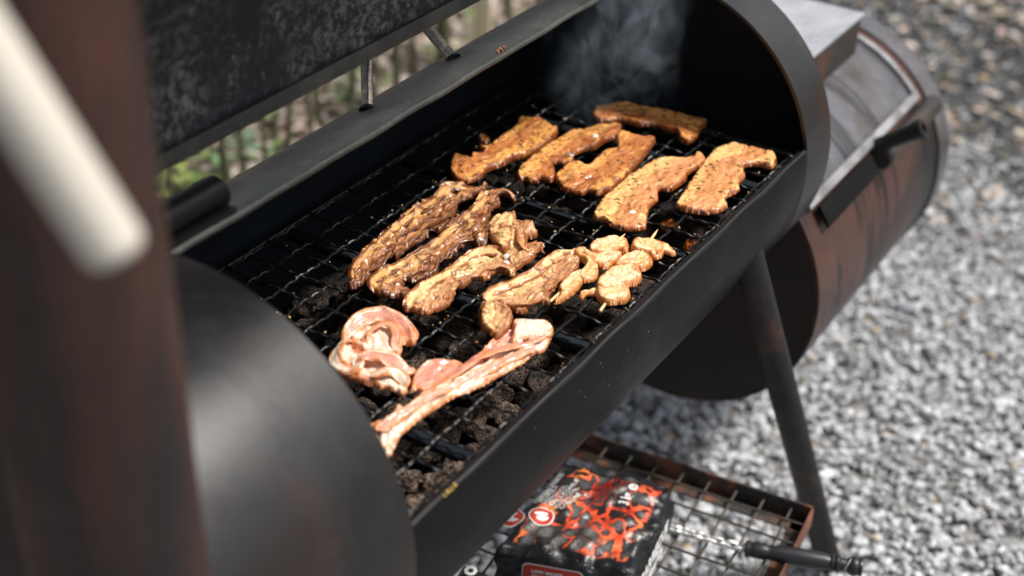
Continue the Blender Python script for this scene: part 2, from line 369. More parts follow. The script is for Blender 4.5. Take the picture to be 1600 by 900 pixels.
def shell(mb, x0, x1, a0, a1, r_out, r_in, y0=0., z0=0., nx=1, na=40, mi_out=0, mi_in=1):
    """closed curved plate between two angles"""
    V = []; F = []
    angs = np.linspace(a0, a1, na+1); xs = np.linspace(x0, x1, nx+1)
    for r in (r_out, r_in):
        for x in xs:
            for a in angs:
                y, z = arcpt(a, r, y0, z0); V.append((x, y, z))
    n1 = na+1; O = (nx+1)*n1
    full = abs((a1-a0)-360) < 1e-6
    for i in range(nx):
        for j in range(na): F.append((i*n1+j, (i+1)*n1+j, (i+1)*n1+j+1, i*n1+j+1))
    mb.add(V, F, mi_out)
    k = len(mb.v)-len(V); F2 = []
    for i in range(nx):
        for j in range(na): F2.append((O+i*n1+j, O+i*n1+j+1, O+(i+1)*n1+j+1, O+(i+1)*n1+j))
    F3 = []
    for j in range(na):
        F3.append((j, j+1, O+j+1, O+j)); e = nx*n1
        F3.append((e+j, O+e+j, O+e+j+1, e+j+1))
    if not full:
        for i in range(nx):
            F3.append((i*n1, O+i*n1, O+(i+1)*n1, (i+1)*n1)); e = na
            F3.append((i*n1+e, (i+1)*n1+e, O+(i+1)*n1+e, O+i*n1+e))
    mb.f += [tuple(q+k for q in f) for f in F2+F3]; mb.m += [mi_in]*len(F2)+[mi_out]*len(F3)
def disc(mb, x0, x1, r, y0=0., z0=0., n=96, mi=0):
    V = []
    for x in (x0, x1):
        for k in range(n): y, z = arcpt(360*k/n, r, y0, z0); V.append((x, y, z))
    F = [tuple(range(n)), tuple(range(n, 2*n))[::-1]]+[(k, n+k, n+(k+1) % n, (k+1) % n) for k in range(n)]
    mb.add(V, F, mi)

# ------------------------------------------------------------------ ground
GZ = -0.80
g = np.linspace(-60, 60, 61); X, Y = np.meshgrid(g, g, indexing='ij')
V = np.stack([X.ravel(), Y.ravel(), np.full(X.size, GZ)], 1)
idx = np.arange(X.size).reshape(X.shape)
Fq = np.stack([idx[:-1, :-1].ravel(), idx[1:, :-1].ravel(), idx[1:, 1:].ravel(), idx[:-1, 1:].ravel()], 1)
o = link('ground', mesh_np('ground', V, Fq, MAT['soil'])); tag(o, 'gravel yard and bare earth ground under the smoker', kind='structure')

# gravel stones: one mass
def ico(): 
    import bmesh
    bm = bmesh.new(); bmesh.ops.create_icosphere(bm, subdivisions=1, radius=1); bm.verts.index_update()
    v = np.array([v.co[:] for v in bm.verts]); f = np.array([[w_.index for w_ in p.verts] for p in bm.faces]); bm.free(); return v, f
IV, IF = ico()
def stones(name, P, size, col, mtl, flatn=.6, lift=.3):
    K = len(P); jit = 1+rng.normal(0, .22, (K, len(IV), 1)).clip(-.5, .5)
    sc = size[:, None, None]*np.stack([rng.uniform(.7, 1.35, K), rng.uniform(.6, 1.0, K), rng.uniform(.45, .9, K)*flatn/.6], 1)[:, None, :]
    v = IV[None]*jit*sc
    th = rng.uniform(0, 6.28, K); c, s = np.cos(th)[:, None], np.sin(th)[:, None]
    tl = rng.normal(0, .45, K); c2, s2 = np.cos(tl)[:, None], np.sin(tl)[:, None]
    y, z = v[:, :, 1]*c2-v[:, :, 2]*s2, v[:, :, 1]*s2+v[:, :, 2]*c2
    x, y = v[:, :, 0]*c-y*s, v[:, :, 0]*s+y*c
    v = np.stack([x, y, z], 2)+P[:, None, :]
    f = IF[None]+(np.arange(K)*len(IV))[:, None, None]
    me = mesh_np(name, v.reshape(-1, 3), f.reshape(-1, 3), mtl, smooth=False)
    cattr(me, 'tint', np.repeat(col, len(IV), 0)); return link(name, me)
K = 76000
X = rng.uniform(.25, 4.7, K); Y = rng.uniform(-1.5, 1.15, K)
sz = rng.lognormal(math.log(.0070), .33, K).clip(.004, .022)
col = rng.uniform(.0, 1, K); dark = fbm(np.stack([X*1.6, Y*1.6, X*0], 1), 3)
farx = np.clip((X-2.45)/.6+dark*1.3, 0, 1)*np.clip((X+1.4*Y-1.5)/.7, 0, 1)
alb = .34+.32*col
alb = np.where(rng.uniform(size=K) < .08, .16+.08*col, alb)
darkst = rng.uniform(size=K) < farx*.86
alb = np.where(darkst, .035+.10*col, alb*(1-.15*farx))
c3 = np.stack([alb*.965, alb*.99, alb*1.02], 1)
tan = rng.uniform(size=K) < (.012+.03*farx); c3[tan] = np.array([.48, .37, .24])*rng.uniform(.7, 1.2, (tan.sum(), 1))
grn = rng.uniform(size=K) < .02*farx; c3[grn] = (.14, .16, .07)
Z = GZ+sz*.35+rng.uniform(0, .012, K)
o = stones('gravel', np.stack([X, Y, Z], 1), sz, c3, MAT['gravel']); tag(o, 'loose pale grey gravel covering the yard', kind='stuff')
# a few big pebbles in the gravel
# leaf litter: one mass of curled leaves
K = 16000
Xl = np.concatenate([rng.uniform(.6, 4.8, K), rng.uniform(3.75, 5.9, 4500), rng.uniform(2.3, 4.2, 500)]); Yl = np.concatenate([rng.uniform(1.1, 3.6, K), rng.uniform(-1.0, 1.2, 4500), rng.uniform(-1.0, 1.1, 500)])
K = len(Xl); s = rng.uniform(.012, .034, K); th = rng.uniform(0, 6.28, K); ct, st_ = np.cos(th), np.sin(th)
base = np.array([[-1, 0, 0], [0, -.5, .25], [1, 0, .1], [0, .5, .25], [0, 0, .0]])
v = np.zeros((K, 5, 3)); tz = rng.normal(0, .35, K)
bx = base[None, :, 0]*s[:, None]; by = base[None, :, 1]*s[:, None]; bz = base[None, :, 2]*s[:, None]*rng.uniform(-1, 1.5, (K, 1))
v[:, :, 0] = bx*ct[:, None]-by*st_[:, None]+Xl[:, None]; v[:, :, 1] = bx*st_[:, None]+by*ct[:, None]+Yl[:, None]
v[:, :, 2] = GZ+.012+bz+bx*np.sin(tz)[:, None]+rng.uniform(0, .03, (K, 1))
v[:, :, 2] = np.maximum(v[:, :, 2], GZ+.004)
f = np.array([[0, 1, 4], [1, 2, 4], [2, 3, 4], [3, 0, 4]])[None]+(np.arange(K)*5)[:, None, None]
me = mesh_np('leaf_litter', v.reshape(-1, 3), f.reshape(-1, 3), MAT['litter'], smooth=False)
pal = np.array([[.40, .30, .25], [.28, .22, .17], [.46, .40, .36], [.20, .16, .12], [.40, .34, .27], [.16, .17, .08], [.56, .48, .43]])
lc = pal[rng.choice(7, K, p=[.24, .2, .16, .14, .14, .06, .06])]*rng.uniform(.9, 1.4, (K, 1)); cattr(me, 'tint', np.repeat(lc, 5, 0))
tag(link('leaf_litter', me), 'brown fallen leaves behind the smoker', kind='stuff')

# ------------------------------------------------------------------ smoker
R0, L, W = .25, .94, .088; WN = .24
AF, AB = 9.8, 98.5
smoker = empty('offset_smoker', (.47, 0, GZ), 'black and rusty barrel smoker with open lid, chimney and side firebox', 'smoker')
smoker_inv = Matrix.Translation((-.47, 0, -GZ))
def sp(mb, name, mats, parent=None, **k):
    """builds a part of the smoker in world coordinates"""
    o = mb.build(name, mats, parent or smoker, **k)
    if parent is None: o.matrix_parent_inverse = smoker_inv
    return o
mb = MB()
shell(mb, 0, L, AB+45, 360+AF, R0, R0-.005, nx=1, na=100); shell(mb, 0, L, AB, AB+45, R0, R0-.005, nx=1, na=24, mi_out=2)
shell(mb, -WN, 0, 0, 360, R0, R0-.005, na=160, mi_out=3); shell(mb, L, L+W-.001, 0, 360, R0, R0-.005, na=160, mi_out=3)
barrel = sp(mb, 'barrel', [MAT['barrel'], MAT['soot'], MAT['barreltop'], MAT['band']])
mb = MB(); disc(mb, L+W-.007, L+W-.002, R0-.0055, mi=0); sp(mb, 'end_plate', MAT['soot'])
mb = MB(); disc(mb, -WN+.002, -WN+.007, R0-.0055); sp(mb, 'end_plate', MAT['fire_end'])
# thin rolled rim along the front and back of the opening
for nm, ang, rr in (('front_rim', AF, R0-.004), ('back_rim', AB, R0-.0035)):
    y, z = arcpt(ang, rr); mb = MB()
    pts = [(x, y+.0006*math.sin(x*37), z+.0006*math.sin(x*53)) for x in np.linspace(.001, L-.001, 40)]
    mb.tube(pts, .0042, 10); sp(mb, nm, MAT['barreltop'] if nm == 'back_rim' else MAT['wire'])
# lid, standing open behind
tl = R_(12)
lc_y, lc_z = .083-.25*math.cos(tl), .303+.25*math.sin(tl)
lid_y = lambda a, r: (lc_y-r*math.cos(R_(a)), lc_z+r*math.sin(R_(a)))
mb = MB(); a_low = 180+math.degrees(tl)
shell(mb, -.03, L+.03, a_low-92, a_low, R0+.004, R0, y0=lc_y, z0=lc_z, nx=1, na=60, mi_out=0, mi_in=1)
lid = sp(mb, 'lid', [MAT['barrel'], MAT['lidin']])
# flat edge bars and end lip of the lid
mb = MB(); yy, zz = lid_y(a_low-2.2, R0-.0045)
RX = Matrix.Rotation(-tl+.12, 3, 'X')
mb.box((.47, yy-.001, zz-.001), (1.0, .006, .018), RX, bev=.0015)
sp(mb, 'edge_bar', MAT['barreltop'], lid)
mb = MB(); shell(mb, -.034, -.0305, a_low-92, a_low+1, R0+.006, R0-.022, y0=lc_y, z0=lc_z, na=60, mi_in=0); sp(mb, 'end_lip', MAT['barrel'], lid)
mb = MB(); shell(mb, L+.0305, L+.034, a_low-92, a_low+1, R0+.006, R0-.022, y0=lc_y, z0=lc_z, na=60, mi_in=0); sp(mb, 'end_lip', MAT['barrel'], lid)
# hinges
def hinge(x0, x1):
    hy, hz = arcpt(104, .2625+.006); mb = MB()
    mb.lathe([(0, .0), (0, .0155), (.001, .0175), (x1-x0-.001, .0175), (x1-x0, .0155), (x1-x0, 0)], (x0, hy, hz), (1, 0, 0), 36)
    o = sp(mb, 'hinge', MAT['barrel'])
    mb = MB(); a = arcpt(99.6, R0+.004); mb.box(((x0+x1)/2, a[0], a[1]-.0005), (x1-x0-.01, .012, .006), Matrix.Rotation(-R_(9), 3, 'X'), bev=.001); sp(mb, 'hinge_plate', MAT['barrel'], o)
    mb = MB(); mb.tube([((x0*.7+x1*.3), hy+.012, hz+.006), ((x0*.7+x1*.3), .10, .31)], .006, 8); sp(mb, 'hinge_arm', MAT['barrel'], o)
hinge(-.005, .10); hinge(.84, .945)
# stop rods holding the lid
def rod(p0, p1):
    mb = MB(); mb.tube([p0, tuple((a+b)/2 for a, b in zip(p0, p1)), p1], .0076, 14); o = sp(mb, 'stop_rod', MAT['rod'])
    mb = MB(); d = (Vector(p1)-Vector(p0)).normalized()
    mb.lathe([(0, .0105), (.002, .0100), (.0035, .0088), (.005, .0076)], tuple(Vector(p0)-d*.001), d, 16)
    for v_i in range(len(mb.v)):
        v_ = mb.v[v_i]; mb.v[v_i] = (v_[0]+random.uniform(-.0008, .0008), v_[1]+random.uniform(-.0008, .0008), v_[2]+random.uniform(-.0006, .0006))
    sp(mb, 'weld_bead', MAT['barrel'], o)
rod((.386, .098, .229), (.430, .132, .290)); rod((.388+.012, .106, .226), (.445, .14, .290)) if False else None
rod((.562, .099, .2285), (.583, .168, .262))
# chimney
mb = MB(); CX, CY, CR = -.318, -.222, .062
pts = [(CX, CY, z) for z in np.linspace(-.16, 1.35, 24)]
mb.tube(pts, CR, 64, cap=False); mb.tube(pts[::-1], CR-.003, 64, cap=False)
chim = sp(mb, 'chimney', MAT['chimney'])
mb = MB(); mb.tube([(CX, CY, -.20), (CX, CY, -.161)], [CR+.004, CR+.004], 48); mb.tube([(CX, CY, -.12), (-WN-.002, CY+.06, -.12)], .04, 32); sp(mb, 'elbow', MAT['chimney'], chim)
# firebox
FY, FZ, FR, FX0, FX1 = -.016, -.277, .257, 1.03, 1.638
mb = MB(); shell(mb, FX0, FX1, 0, 360, FR, FR-.006, FY, FZ, nx=1, na=180, mi_in=1)
fb = sp(mb, 'firebox', [MAT['firebox'], MAT['soot']])
mb = MB(); disc(mb, FX0+.001, FX0+.006, FR-.0065, FY, FZ); sp(mb, 'firebox_end', MAT['fire_end'], fb)
mb = MB(); disc(mb, FX1-.012, FX1-.007, FR-.0065, FY, FZ); sp(mb, 'firebox_end', MAT['fire_end'], fb)
mb = MB(); shell(mb, FX1-.052, FX1+.004, 0, 360, FR+.004, FR+.001, FY, FZ, na=160, mi_in=0); sp(mb, 'end_band', MAT['firegrey'], fb)
mb = MB(); shell(mb, 1.06, 1.53, 39.5, 104, FR+.0055, FR+.0015, FY, FZ, nx=1, na=60, mi_in=0); door = sp(mb, 'firebox_door', MAT['firegrey'], fb)
mb = MB(); shell(mb, 1.055, 1.548, 38.2, 41.4, FR+.012, FR+.006, FY, FZ, na=6, mi_in=0); shell(mb, 1.534, 1.548, 41.4, 104, FR+.010, FR+.0015, FY, FZ, na=50, mi_in=0); sp(mb, 'door_frame', MAT['worn'], fb)
mb = MB(); shell(mb, 1.075, 1.29, 29.5, 37.2, FR+.016, FR+.010, FY, FZ, na=10, mi_in=0); sp(mb, 'door_lip', MAT['barrel'], fb)
ty, tz = arcpt(32, FR+.011, FY, FZ); mb = MB(); mb.lathe([(0, 0), (0, .015), (.003, .018), (.262, .018), (.268, .015), (.268, .007), (.262, 0)], (1.322, ty, tz), (1, 0, 0), 28); sp(mb, 'latch_tube', MAT['tube'], fb)
hy, hz = arcpt(37, FR+.010, FY, FZ); nd = Vector((.10, -math.cos(R_(36)), math.sin(R_(36)))).normalized(); mb = MB()
mb.lathe([(0, .013), (.06, .0135), (.072, .016), (.082, .0175), (.086, .016), (.086, .009), (.074, .008), (.074, 0)], (1.33, hy, hz), nd, 24); sp(mb, 'door_handle', MAT['leg'], fb)
# box between barrel and firebox
mb = MB(); bx0, bx1, by0, by1, bz0, bz1 = 1.031, 1.49, -.116, .13, -.055, .038
mb.box(((bx0+bx1)/2, (by0+by1)/2, (bz0+bz1-.004)/2), (bx1-bx0, by1-by0, bz1-bz0-.004), bev=.002)
cb = sp(mb, 'connector_box', MAT['boxside'])
mb = MB(); mb.box(((bx0+bx1)/2, (by0+by1)/2, bz1-.001), (bx1-bx0+.006, by1-by0+.008, .006), bev=.0015); sp(mb, 'box_cover', MAT['boxtop'], cb)
# legs
def leg(p0, p1):
    mb = MB(); mb.tube([p0, tuple(a*.5+b*.5 for a, b in zip(p0, p1)), p1], .0225, 28); sp(mb, 'leg', MAT['leg'])
leg((.80, -.17, -.13), (1.02, -.415, GZ+.002)) if False else None
pA = onz(1187, 470, -.165); pB = onz(1296, 885, -.785)
leg(tuple(pA+(pA-pB)*.22), tuple(pB)); leg((.83, .10, -.225), (1.03, .38, GZ+.002)); leg((.08, -.13, -.205), (-.08, -.40, GZ+.002)); leg((.08, .13, -.205), (-.08, .38, GZ+.002))
# shelf
SZ = -.50
A_ = np.array([.841, -.376]); B_ = np.array([.800, .0]); ey = (B_-A_)/np.linalg.norm(B_-A_); ex = np.array([-ey[1], ey[0]]); ex = ex if ex[0] < 0 else -ex
def sh(u, v, z=0.0):   # u along -X from the far front corner, v towards the back
    q = A_+ex*u+ey*v; return (q[0], q[1], SZ+z)
LU, LV = .78, .58
def bar(u0, v0, u1, v1, z, wth, hgt, name, mtl, par):
    mb = MB(); a, b_ = Vector(sh(u0, v0, z)), Vector(sh(u1, v1, z)); d = b_-a
    mb.box((a+b_)/2, (d.length, wth, hgt), Matrix.Rotation(math.atan2(d.y, d.x), 3, 'Z'), bev=.0012); return sp(mb, name, mtl, par)
shelf = bar(0, 0, 0, LV, .0, .004, .036, 'shelf', MAT['rustbar'], None)
bar(.014, .0, .014, LV, -.017, .026, .004, 'frame_flange', MAT['rustbar'], shelf)
bar(.002, 0, LU, 0, .0, .004, .034, 'frame_bar', MAT['rustbright'], shelf); bar(.002, .015, LU, .015, -.017, .026, .004, 'frame_flange', MAT['rustbar'], shelf)
bar(.002, LV, LU, LV, .0, .004, .034, 'frame_bar', MAT['rustbar'], shelf); bar(LU, 0, LU, LV, .0, .004, .034, 'frame_bar', MAT['rustbar'], shelf)
def mwire(u0, v0, u1, v1, z, r=.0021):
    mb = MB(); pts = []
    for t in np.linspace(0, 1, 10):
        a = sh(u0+(u1-u0)*t, v0+(v1-v0)*t, z+.0008*math.sin(t*17+u0*40)); pts.append(a)
    mb.tube(pts, r, 6); sp(mb, 'shelf_wire', MAT['shelfwire'], shelf)
k = 0
for v_ in np.arange(.032, LV-.01, .044): mwire(.001, v_, LU, v_+random.uniform(-.003, .003), .004 if True else 0)
for u_ in np.arange(.036, LU-.01, .046): mwire(u_, .001, u_+random.uniform(-.003, .003), LV, .0083)

# ------------------------------------------------------------------ cooking grate
ZG = .033; PIT_ = .04; YB, YF = .222, -.236
grate = empty('cooking_grate', (.47, 0, ZG), 'black crimped wire cooking grate lying inside the open barrel', 'grate')
ginv = Matrix.Translation((-.47, 0, -ZG))
def gp(mb, name, mtl): o = mb.build(name, mtl, grate); o.matrix_parent_inverse = ginv; return o
xs_ = np.arange(.012, L-.005, PIT_); ys_ = np.arange(YF+.012, YB-.002, PIT_)
def crimp(t, ph):   # short zigzag crimp between the crossings
    u = (t/PIT_) % 1.0; return math.sin(4*math.pi*u+ph)
for j, y in enumerate(ys_):
    mb = MB(); pts = []; ph = random.uniform(-.5, .5); dj = random.uniform(-.0025, .0025)
    for x in np.arange(.006, L-.006, .0028):
        t = (x-.012)/PIT_; z = ZG+.0011*math.cos(math.pi*(t+j)); 
        pts.append((x, y+dj+.0011*crimp(x, ph), z+.0013*math.cos(2*math.pi*t*2)))
    mb.tube(pts, .0018, 6); gp(mb, 'long_wire', MAT['wire'])
for i, x in enumerate(xs_):
    mb = MB(); pts = []; ph = random.uniform(-.5, .5); di = random.uniform(-.0025, .0025)
    for y in np.arange(YF+.001, YB, .0028):
        t = (y-ys_[0])/PIT_; z = ZG-.0011*math.cos(math.pi*(t+i))+.0013*math.cos(2*math.pi*t*2)
        pts.append((x+di+.0011*crimp(y, ph), y, z))
    mb.tube(pts, .0018, 6); gp(mb, 'cross_wire', MAT['wire'])
def straight(p0, p1, r, name, n_=10):
    mb = MB(); mb.tube([tuple(Vector(p0).lerp(Vector(p1), t)) for t in np.linspace(0, 1, 6)], r, n_); return gp(mb, name, MAT['wire'])
straight((.004, YF-.001, ZG+.0045), (L-.004, YF-.001, ZG+.0045), .0048, 'frame_bar'); straight((.004, YB, ZG), (L-.004, YB, ZG), .0032, 'frame_bar')
straight((.005, YF, ZG), (.005, YB, ZG), .004, 'frame_bar'); straight((L-.005, YF, ZG), (L-.005, YB, ZG), .004, 'frame_bar')
for x in (.135, .375, .62, .84):
    mb = MB(); mb.box((x, -.005, ZG-.013), (.014, .455, .010), bev=.002); gp(mb, 'support_bar', MAT['soot'])
# ------------------------------------------------------------------ charcoal / lava rocks
import bmesh
rockmeshes = []
for q in range(7):
    bm = bmesh.new(); bmesh.ops.create_icosphere(bm, subdivisions=4, radius=1)
    v = np.array([v.co[:] for v in bm.verts])
    d = 1+.34*noise(v*1.3+q*9.1)+.16*fbm(v*3.2+q*3.3, 3)-.05*np.abs(noise(v*9+q))
    v = v*d[:, None]*np.array([1.0, .85, .62])*.0225
    for a, c_ in zip(bm.verts, v): a.co = Vector(c_)
    me = bpy.data.meshes.new('lava_rock'); bm.to_mesh(me); bm.free(); me.materials.append(MAT['lava'])
    me.polygons.foreach_set('use_smooth', np.ones(len(me.polygons), bool)); rockmeshes.append(me)
cnt = 0
for i in range(25):
    for j in range(11):
        x = .020+i*.0365+random.uniform(-.006, .006); y = -.194+j*.0382+random.uniform(-.006, .006)
        o = link('lava_rock', rockmeshes[(i*3+j*5+random.randrange(3)) % 7], None, (x, y, -.072+random.uniform(-.006, .008)))
        s_ = random.uniform(.8, 1.12); o.scale = (s_, s_, s_*random.uniform(.9, 1.1)); o.rotation_euler = (random.uniform(-.4, .4), random.uniform(-.4, .4), random.uniform(0, 6.28))
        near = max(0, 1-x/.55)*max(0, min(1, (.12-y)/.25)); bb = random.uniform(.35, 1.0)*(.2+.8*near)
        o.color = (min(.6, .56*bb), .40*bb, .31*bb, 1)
        tag(o, 'porous brown and black lava rock in the bed under the grate', 'rock', 'lava rocks under the cooking grate')
mb = MB(); mb.box((.47, 0, -.112), (.93, .43, .006)); o = sp(mb, 'coal_tray', MAT['soot'])
emb = rockmeshes[0].copy(); emb.materials.clear(); emb.materials.append(MAT['ember'])
for px, py, s_ in ((1078, 381, .55), (1046, 352, .6), (1180, 350, .55), (1062, 400, .5)):
    p = onz(px, py, -.050); o = link('ember', emb, None, tuple(p)); o.scale = (s_, s_, s_*.8); o.rotation_euler = (px, py, 1)
    tag(o, 'glowing orange ember among the dark coals at the far front of the bed', 'ember', 'glowing embers under the grate')

# ------------------------------------------------------------------ meat
def unpoly(pts, off, sc, z):
    return np.array([onz(off[0]+x/sc, off[1]+y/sc, z)[:2] for x, y in pts])
def resample(P, step):
    Q = []; n_ = len(P)
    # Catmull-Rom closed
    for i in range(n_):
        p0, p1, p2, p3 = P[i-1], P[i], P[(i+1) % n_], P[(i+2) % n_]
        k_ = max(2, int(np.linalg.norm(p2-p1)/step))
        for t in np.arange(k_)/k_:
            Q.append(.5*((2*p1)+(-p0+p2)*t+(2*p0-5*p1+4*p2-p3)*t*t+(-p0+3*p1-3*p2+p3)*t**3))
    return np.array(Q)
def inside(P, X, Y):
    r = np.zeros(X.shape, bool); n_ = len(P); j = n_-1
    for i in range(n_):
        xi, yi = P[i]; xj, yj = P[j]
        c_ = ((yi > Y) != (yj > Y)); 
        with np.errstate(divide='ignore', invalid='ignore'): r ^= c_ & (X < (xj-xi)*(Y-yi)/(yj-yi+1e-15)+xi)
        j = i
    return r
def body(P, T, rr, seed, step=.0011, ruffle=.0, bumpy=.0009, zoff=0., lobes=(), bend=0., fray=.0007, nband=2.0, ridge=.0008, bandshift=0., tilt=None, crease=None, edgelift=0., fold=None, pleat=None):
    """closed thick piece over outline P; returns verts, quads, attributes"""
    C0 = P.mean(0)
    Q = resample(P, .0018); nn_ = noise(np.stack([Q[:, 0]*170, Q[:, 1]*170, np.full(len(Q), seed*3.1)], 1))+.5*noise(np.stack([Q[:, 0]*420, Q[:, 1]*420, np.full(len(Q), seed*1.7)], 1))
    tng = np.roll(Q, -1, 0)-np.roll(Q, 1, 0); nrm = np.stack([tng[:, 1], -tng[:, 0]], 1); nrm /= np.linalg.norm(nrm, axis=1)[:, None]+1e-9
    Q = Q+nrm*(nn_*fray*2)[:, None]
    lo, hi = Q.min(0)-2*step, Q.max(0)+2*step
    nx, ny = int((hi[0]-lo[0])/step)+1, int((hi[1]-lo[1])/step)+1
    gx, gy = np.meshgrid(lo[0]+np.arange(nx)*step, lo[1]+np.arange(ny)*step, indexing='ij')
    ins = inside(Q, gx, gy)
    pts = np.stack([gx.ravel(), gy.ravel()], 1); D = np.empty(len(pts)); NI = np.empty(len(pts), int)
    for a in range(0, len(pts), 4000):
        dd = ((pts[a:a+4000, None, :]-Q[None])**2).sum(2); NI[a:a+4000] = dd.argmin(1); D[a:a+4000] = np.sqrt(dd.min(1))
    D = D.reshape(nx, ny); NI = NI.reshape(nx, ny)
    cell = ins[:-1, :-1] & ins[1:, :-1] & ins[1:, 1:] & ins[:-1, 1:]
    use = np.zeros((nx, ny), bool); use[:-1, :-1] |= cell; use[1:, :-1] |= cell; use[1:, 1:] |= cell; use[:-1, 1:] |= cell
    cnt_ = np.zeros((nx, ny), int); cnt_[:-1, :-1] += cell; cnt_[1:, :-1] += cell; cnt_[1:, 1:] += cell; cnt_[:-1, 1:] += cell
    bd = use & (cnt_ < 4)
    px, py = gx.copy(), gy.copy()
    px[bd] = Q[NI[bd], 0]; py[bd] = Q[NI[bd], 1]; d = np.where(bd, 0, D)
    X, Y = px[use], py[use]; d = d[use]; isb = bd[use]
    # principal axis frame
    U = np.stack([X, Y], 1)-C0; ev, evec = np.linalg.eigh(np.cov(U.T)); ax = evec[:, 1]; bx_ = np.array([-ax[1], ax[0]])
    s_, t_ = U@ax, U@bx_; Ls = s_.max()-s_.min(); Lt = max(t_.max()-t_.min(), 1e-4)
    # follow the bent spine: local centre of t along s
    nb = 24; bi = ((s_-s_.min())/Ls*(nb-1e-6)).astype(int); cen = np.array([t_[bi == k_].mean() if (bi == k_).any() else 0 for k_ in range(nb)])
    ker = np.array([.1, .2, .4, .2, .1]); cen = np.convolve(np.pad(cen, 2, 'edge'), ker, 'valid')
    tc = t_-np.interp((s_-s_.min())/Ls*nb-.5, np.arange(nb), cen)
    P3 = lambda f_, o_: np.stack([s_*f_, tc*f_, np.full(len(s_), seed*7.7+o_)], 1)
    rr = min(rr, .0036); q = np.clip(d/rr, 0, 1); prof = np.sqrt(np.clip(1-(1-q)**2, 0, 1))
    rid = noise(np.stack([s_*28, tc*120, np.full(len(s_), seed+.5)], 1))
    bum = fbm(P3(95, 1), 3); bum2 = fbm(P3(330, 2), 2)
    h = T*prof*(1+.75*noise(P3(22, 3)))+prof*(ridge*rid*1.5+bumpy*bum*2.6+.0003*bum2*2.0+bumpy*1.6*(.25-np.abs(noise(P3(60, 8)))))
    fold = fold if fold is not None else bumpy*1.7
    wp = P3(30, 11); w1, w2 = noise(wp), noise(wp+31.7)
    fr = 1-np.abs(noise(np.stack([s_*24+w1*1.5, tc*70+w2*1.5, np.full(len(s_), seed*5.1)], 1)))*2.6
    fr2 = 1-np.abs(noise(np.stack([s_*75+w2*1.2, tc*150+w1*1.2, np.full(len(s_), seed*3.3)], 1)))*2.6
    h += prof*fold*(fr*1.0+fr2*.45)
    if pleat is not None:
        pa, pw, pph = pleat
        pl_ = 1-np.abs(np.sin(tc/pw*math.pi+2.8*noise(P3(34, 21))+pph))*2; h += prof*pa*pl_
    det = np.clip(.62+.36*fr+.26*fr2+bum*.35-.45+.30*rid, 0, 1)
    if crease is not None:   # lengthwise folds
        for (c_, wd, dp) in crease: h -= dp*np.exp(-((tc+.004*noise(P3(22, 6))-c_*Lt)/wd)**2)*prof
    for (lx, ly, lr, lh) in lobes:
        e_ = np.exp(-(((X-lx)**2+(Y-ly)**2)/lr**2)**1.3); h += lh*e_*prof
    wave = ruffle*(noise(P3(42, 4))*1.6)*(.35+.65*(1-q))+bend*noise(np.stack([s_*16, s_*0, np.full(len(s_), seed*2.2)], 1))*1.5
    wave = np.maximum(wave, -.0005)+edgelift*np.clip(1-d/.008, 0, 1)**1.5*np.clip(.45+1.8*noise(P3(30, 9)), 0, 1.4)
    if tilt is not None: wave += np.clip(((X-C0[0])*tilt[0]+(Y-C0[1])*tilt[1]), -.002, 1)
    zt = zoff+wave+T*.30+h*.80; zb = zoff+wave+T*.30*(1-prof)
    K_ = len(X); idx_ = -np.ones((nx, ny), int); idx_[use] = np.arange(K_)
    ci, cj = np.where(cell)
    top = np.stack([idx_[ci, cj], idx_[ci+1, cj], idx_[ci+1, cj+1], idx_[ci, cj+1]], 1)
    bmap = np.where(isb, np.arange(K_), K_+np.cumsum(~isb)-1)
    Vt = np.stack([X, Y, np.where(isb, (zt+zb)/2, zt)], 1); Vb = np.stack([X, Y, zb], 1)[~isb]
    Fb = bmap[top][:, ::-1]
    V_ = np.concatenate([Vt, Vb]); F_ = np.concatenate([top, Fb])
    ext = lambda a: np.concatenate([a, a[~isb]])
    band = .5+.5*np.sin(tc/Lt*math.pi*2*nband+bandshift+1.6*noise(P3(20, 5))+.35*bum)
    fl_ = np.stack([s_, tc, zt], 1)+seed*.37; flb = np.stack([s_, tc, zb], 1)+seed*.37
    return dict(V=V_, F=F_, band=ext(band), edge=ext(np.clip(d/.006, 0, 1)), ridge=ext(det), flow=np.concatenate([fl_, flb[~isb]]), fm=None)
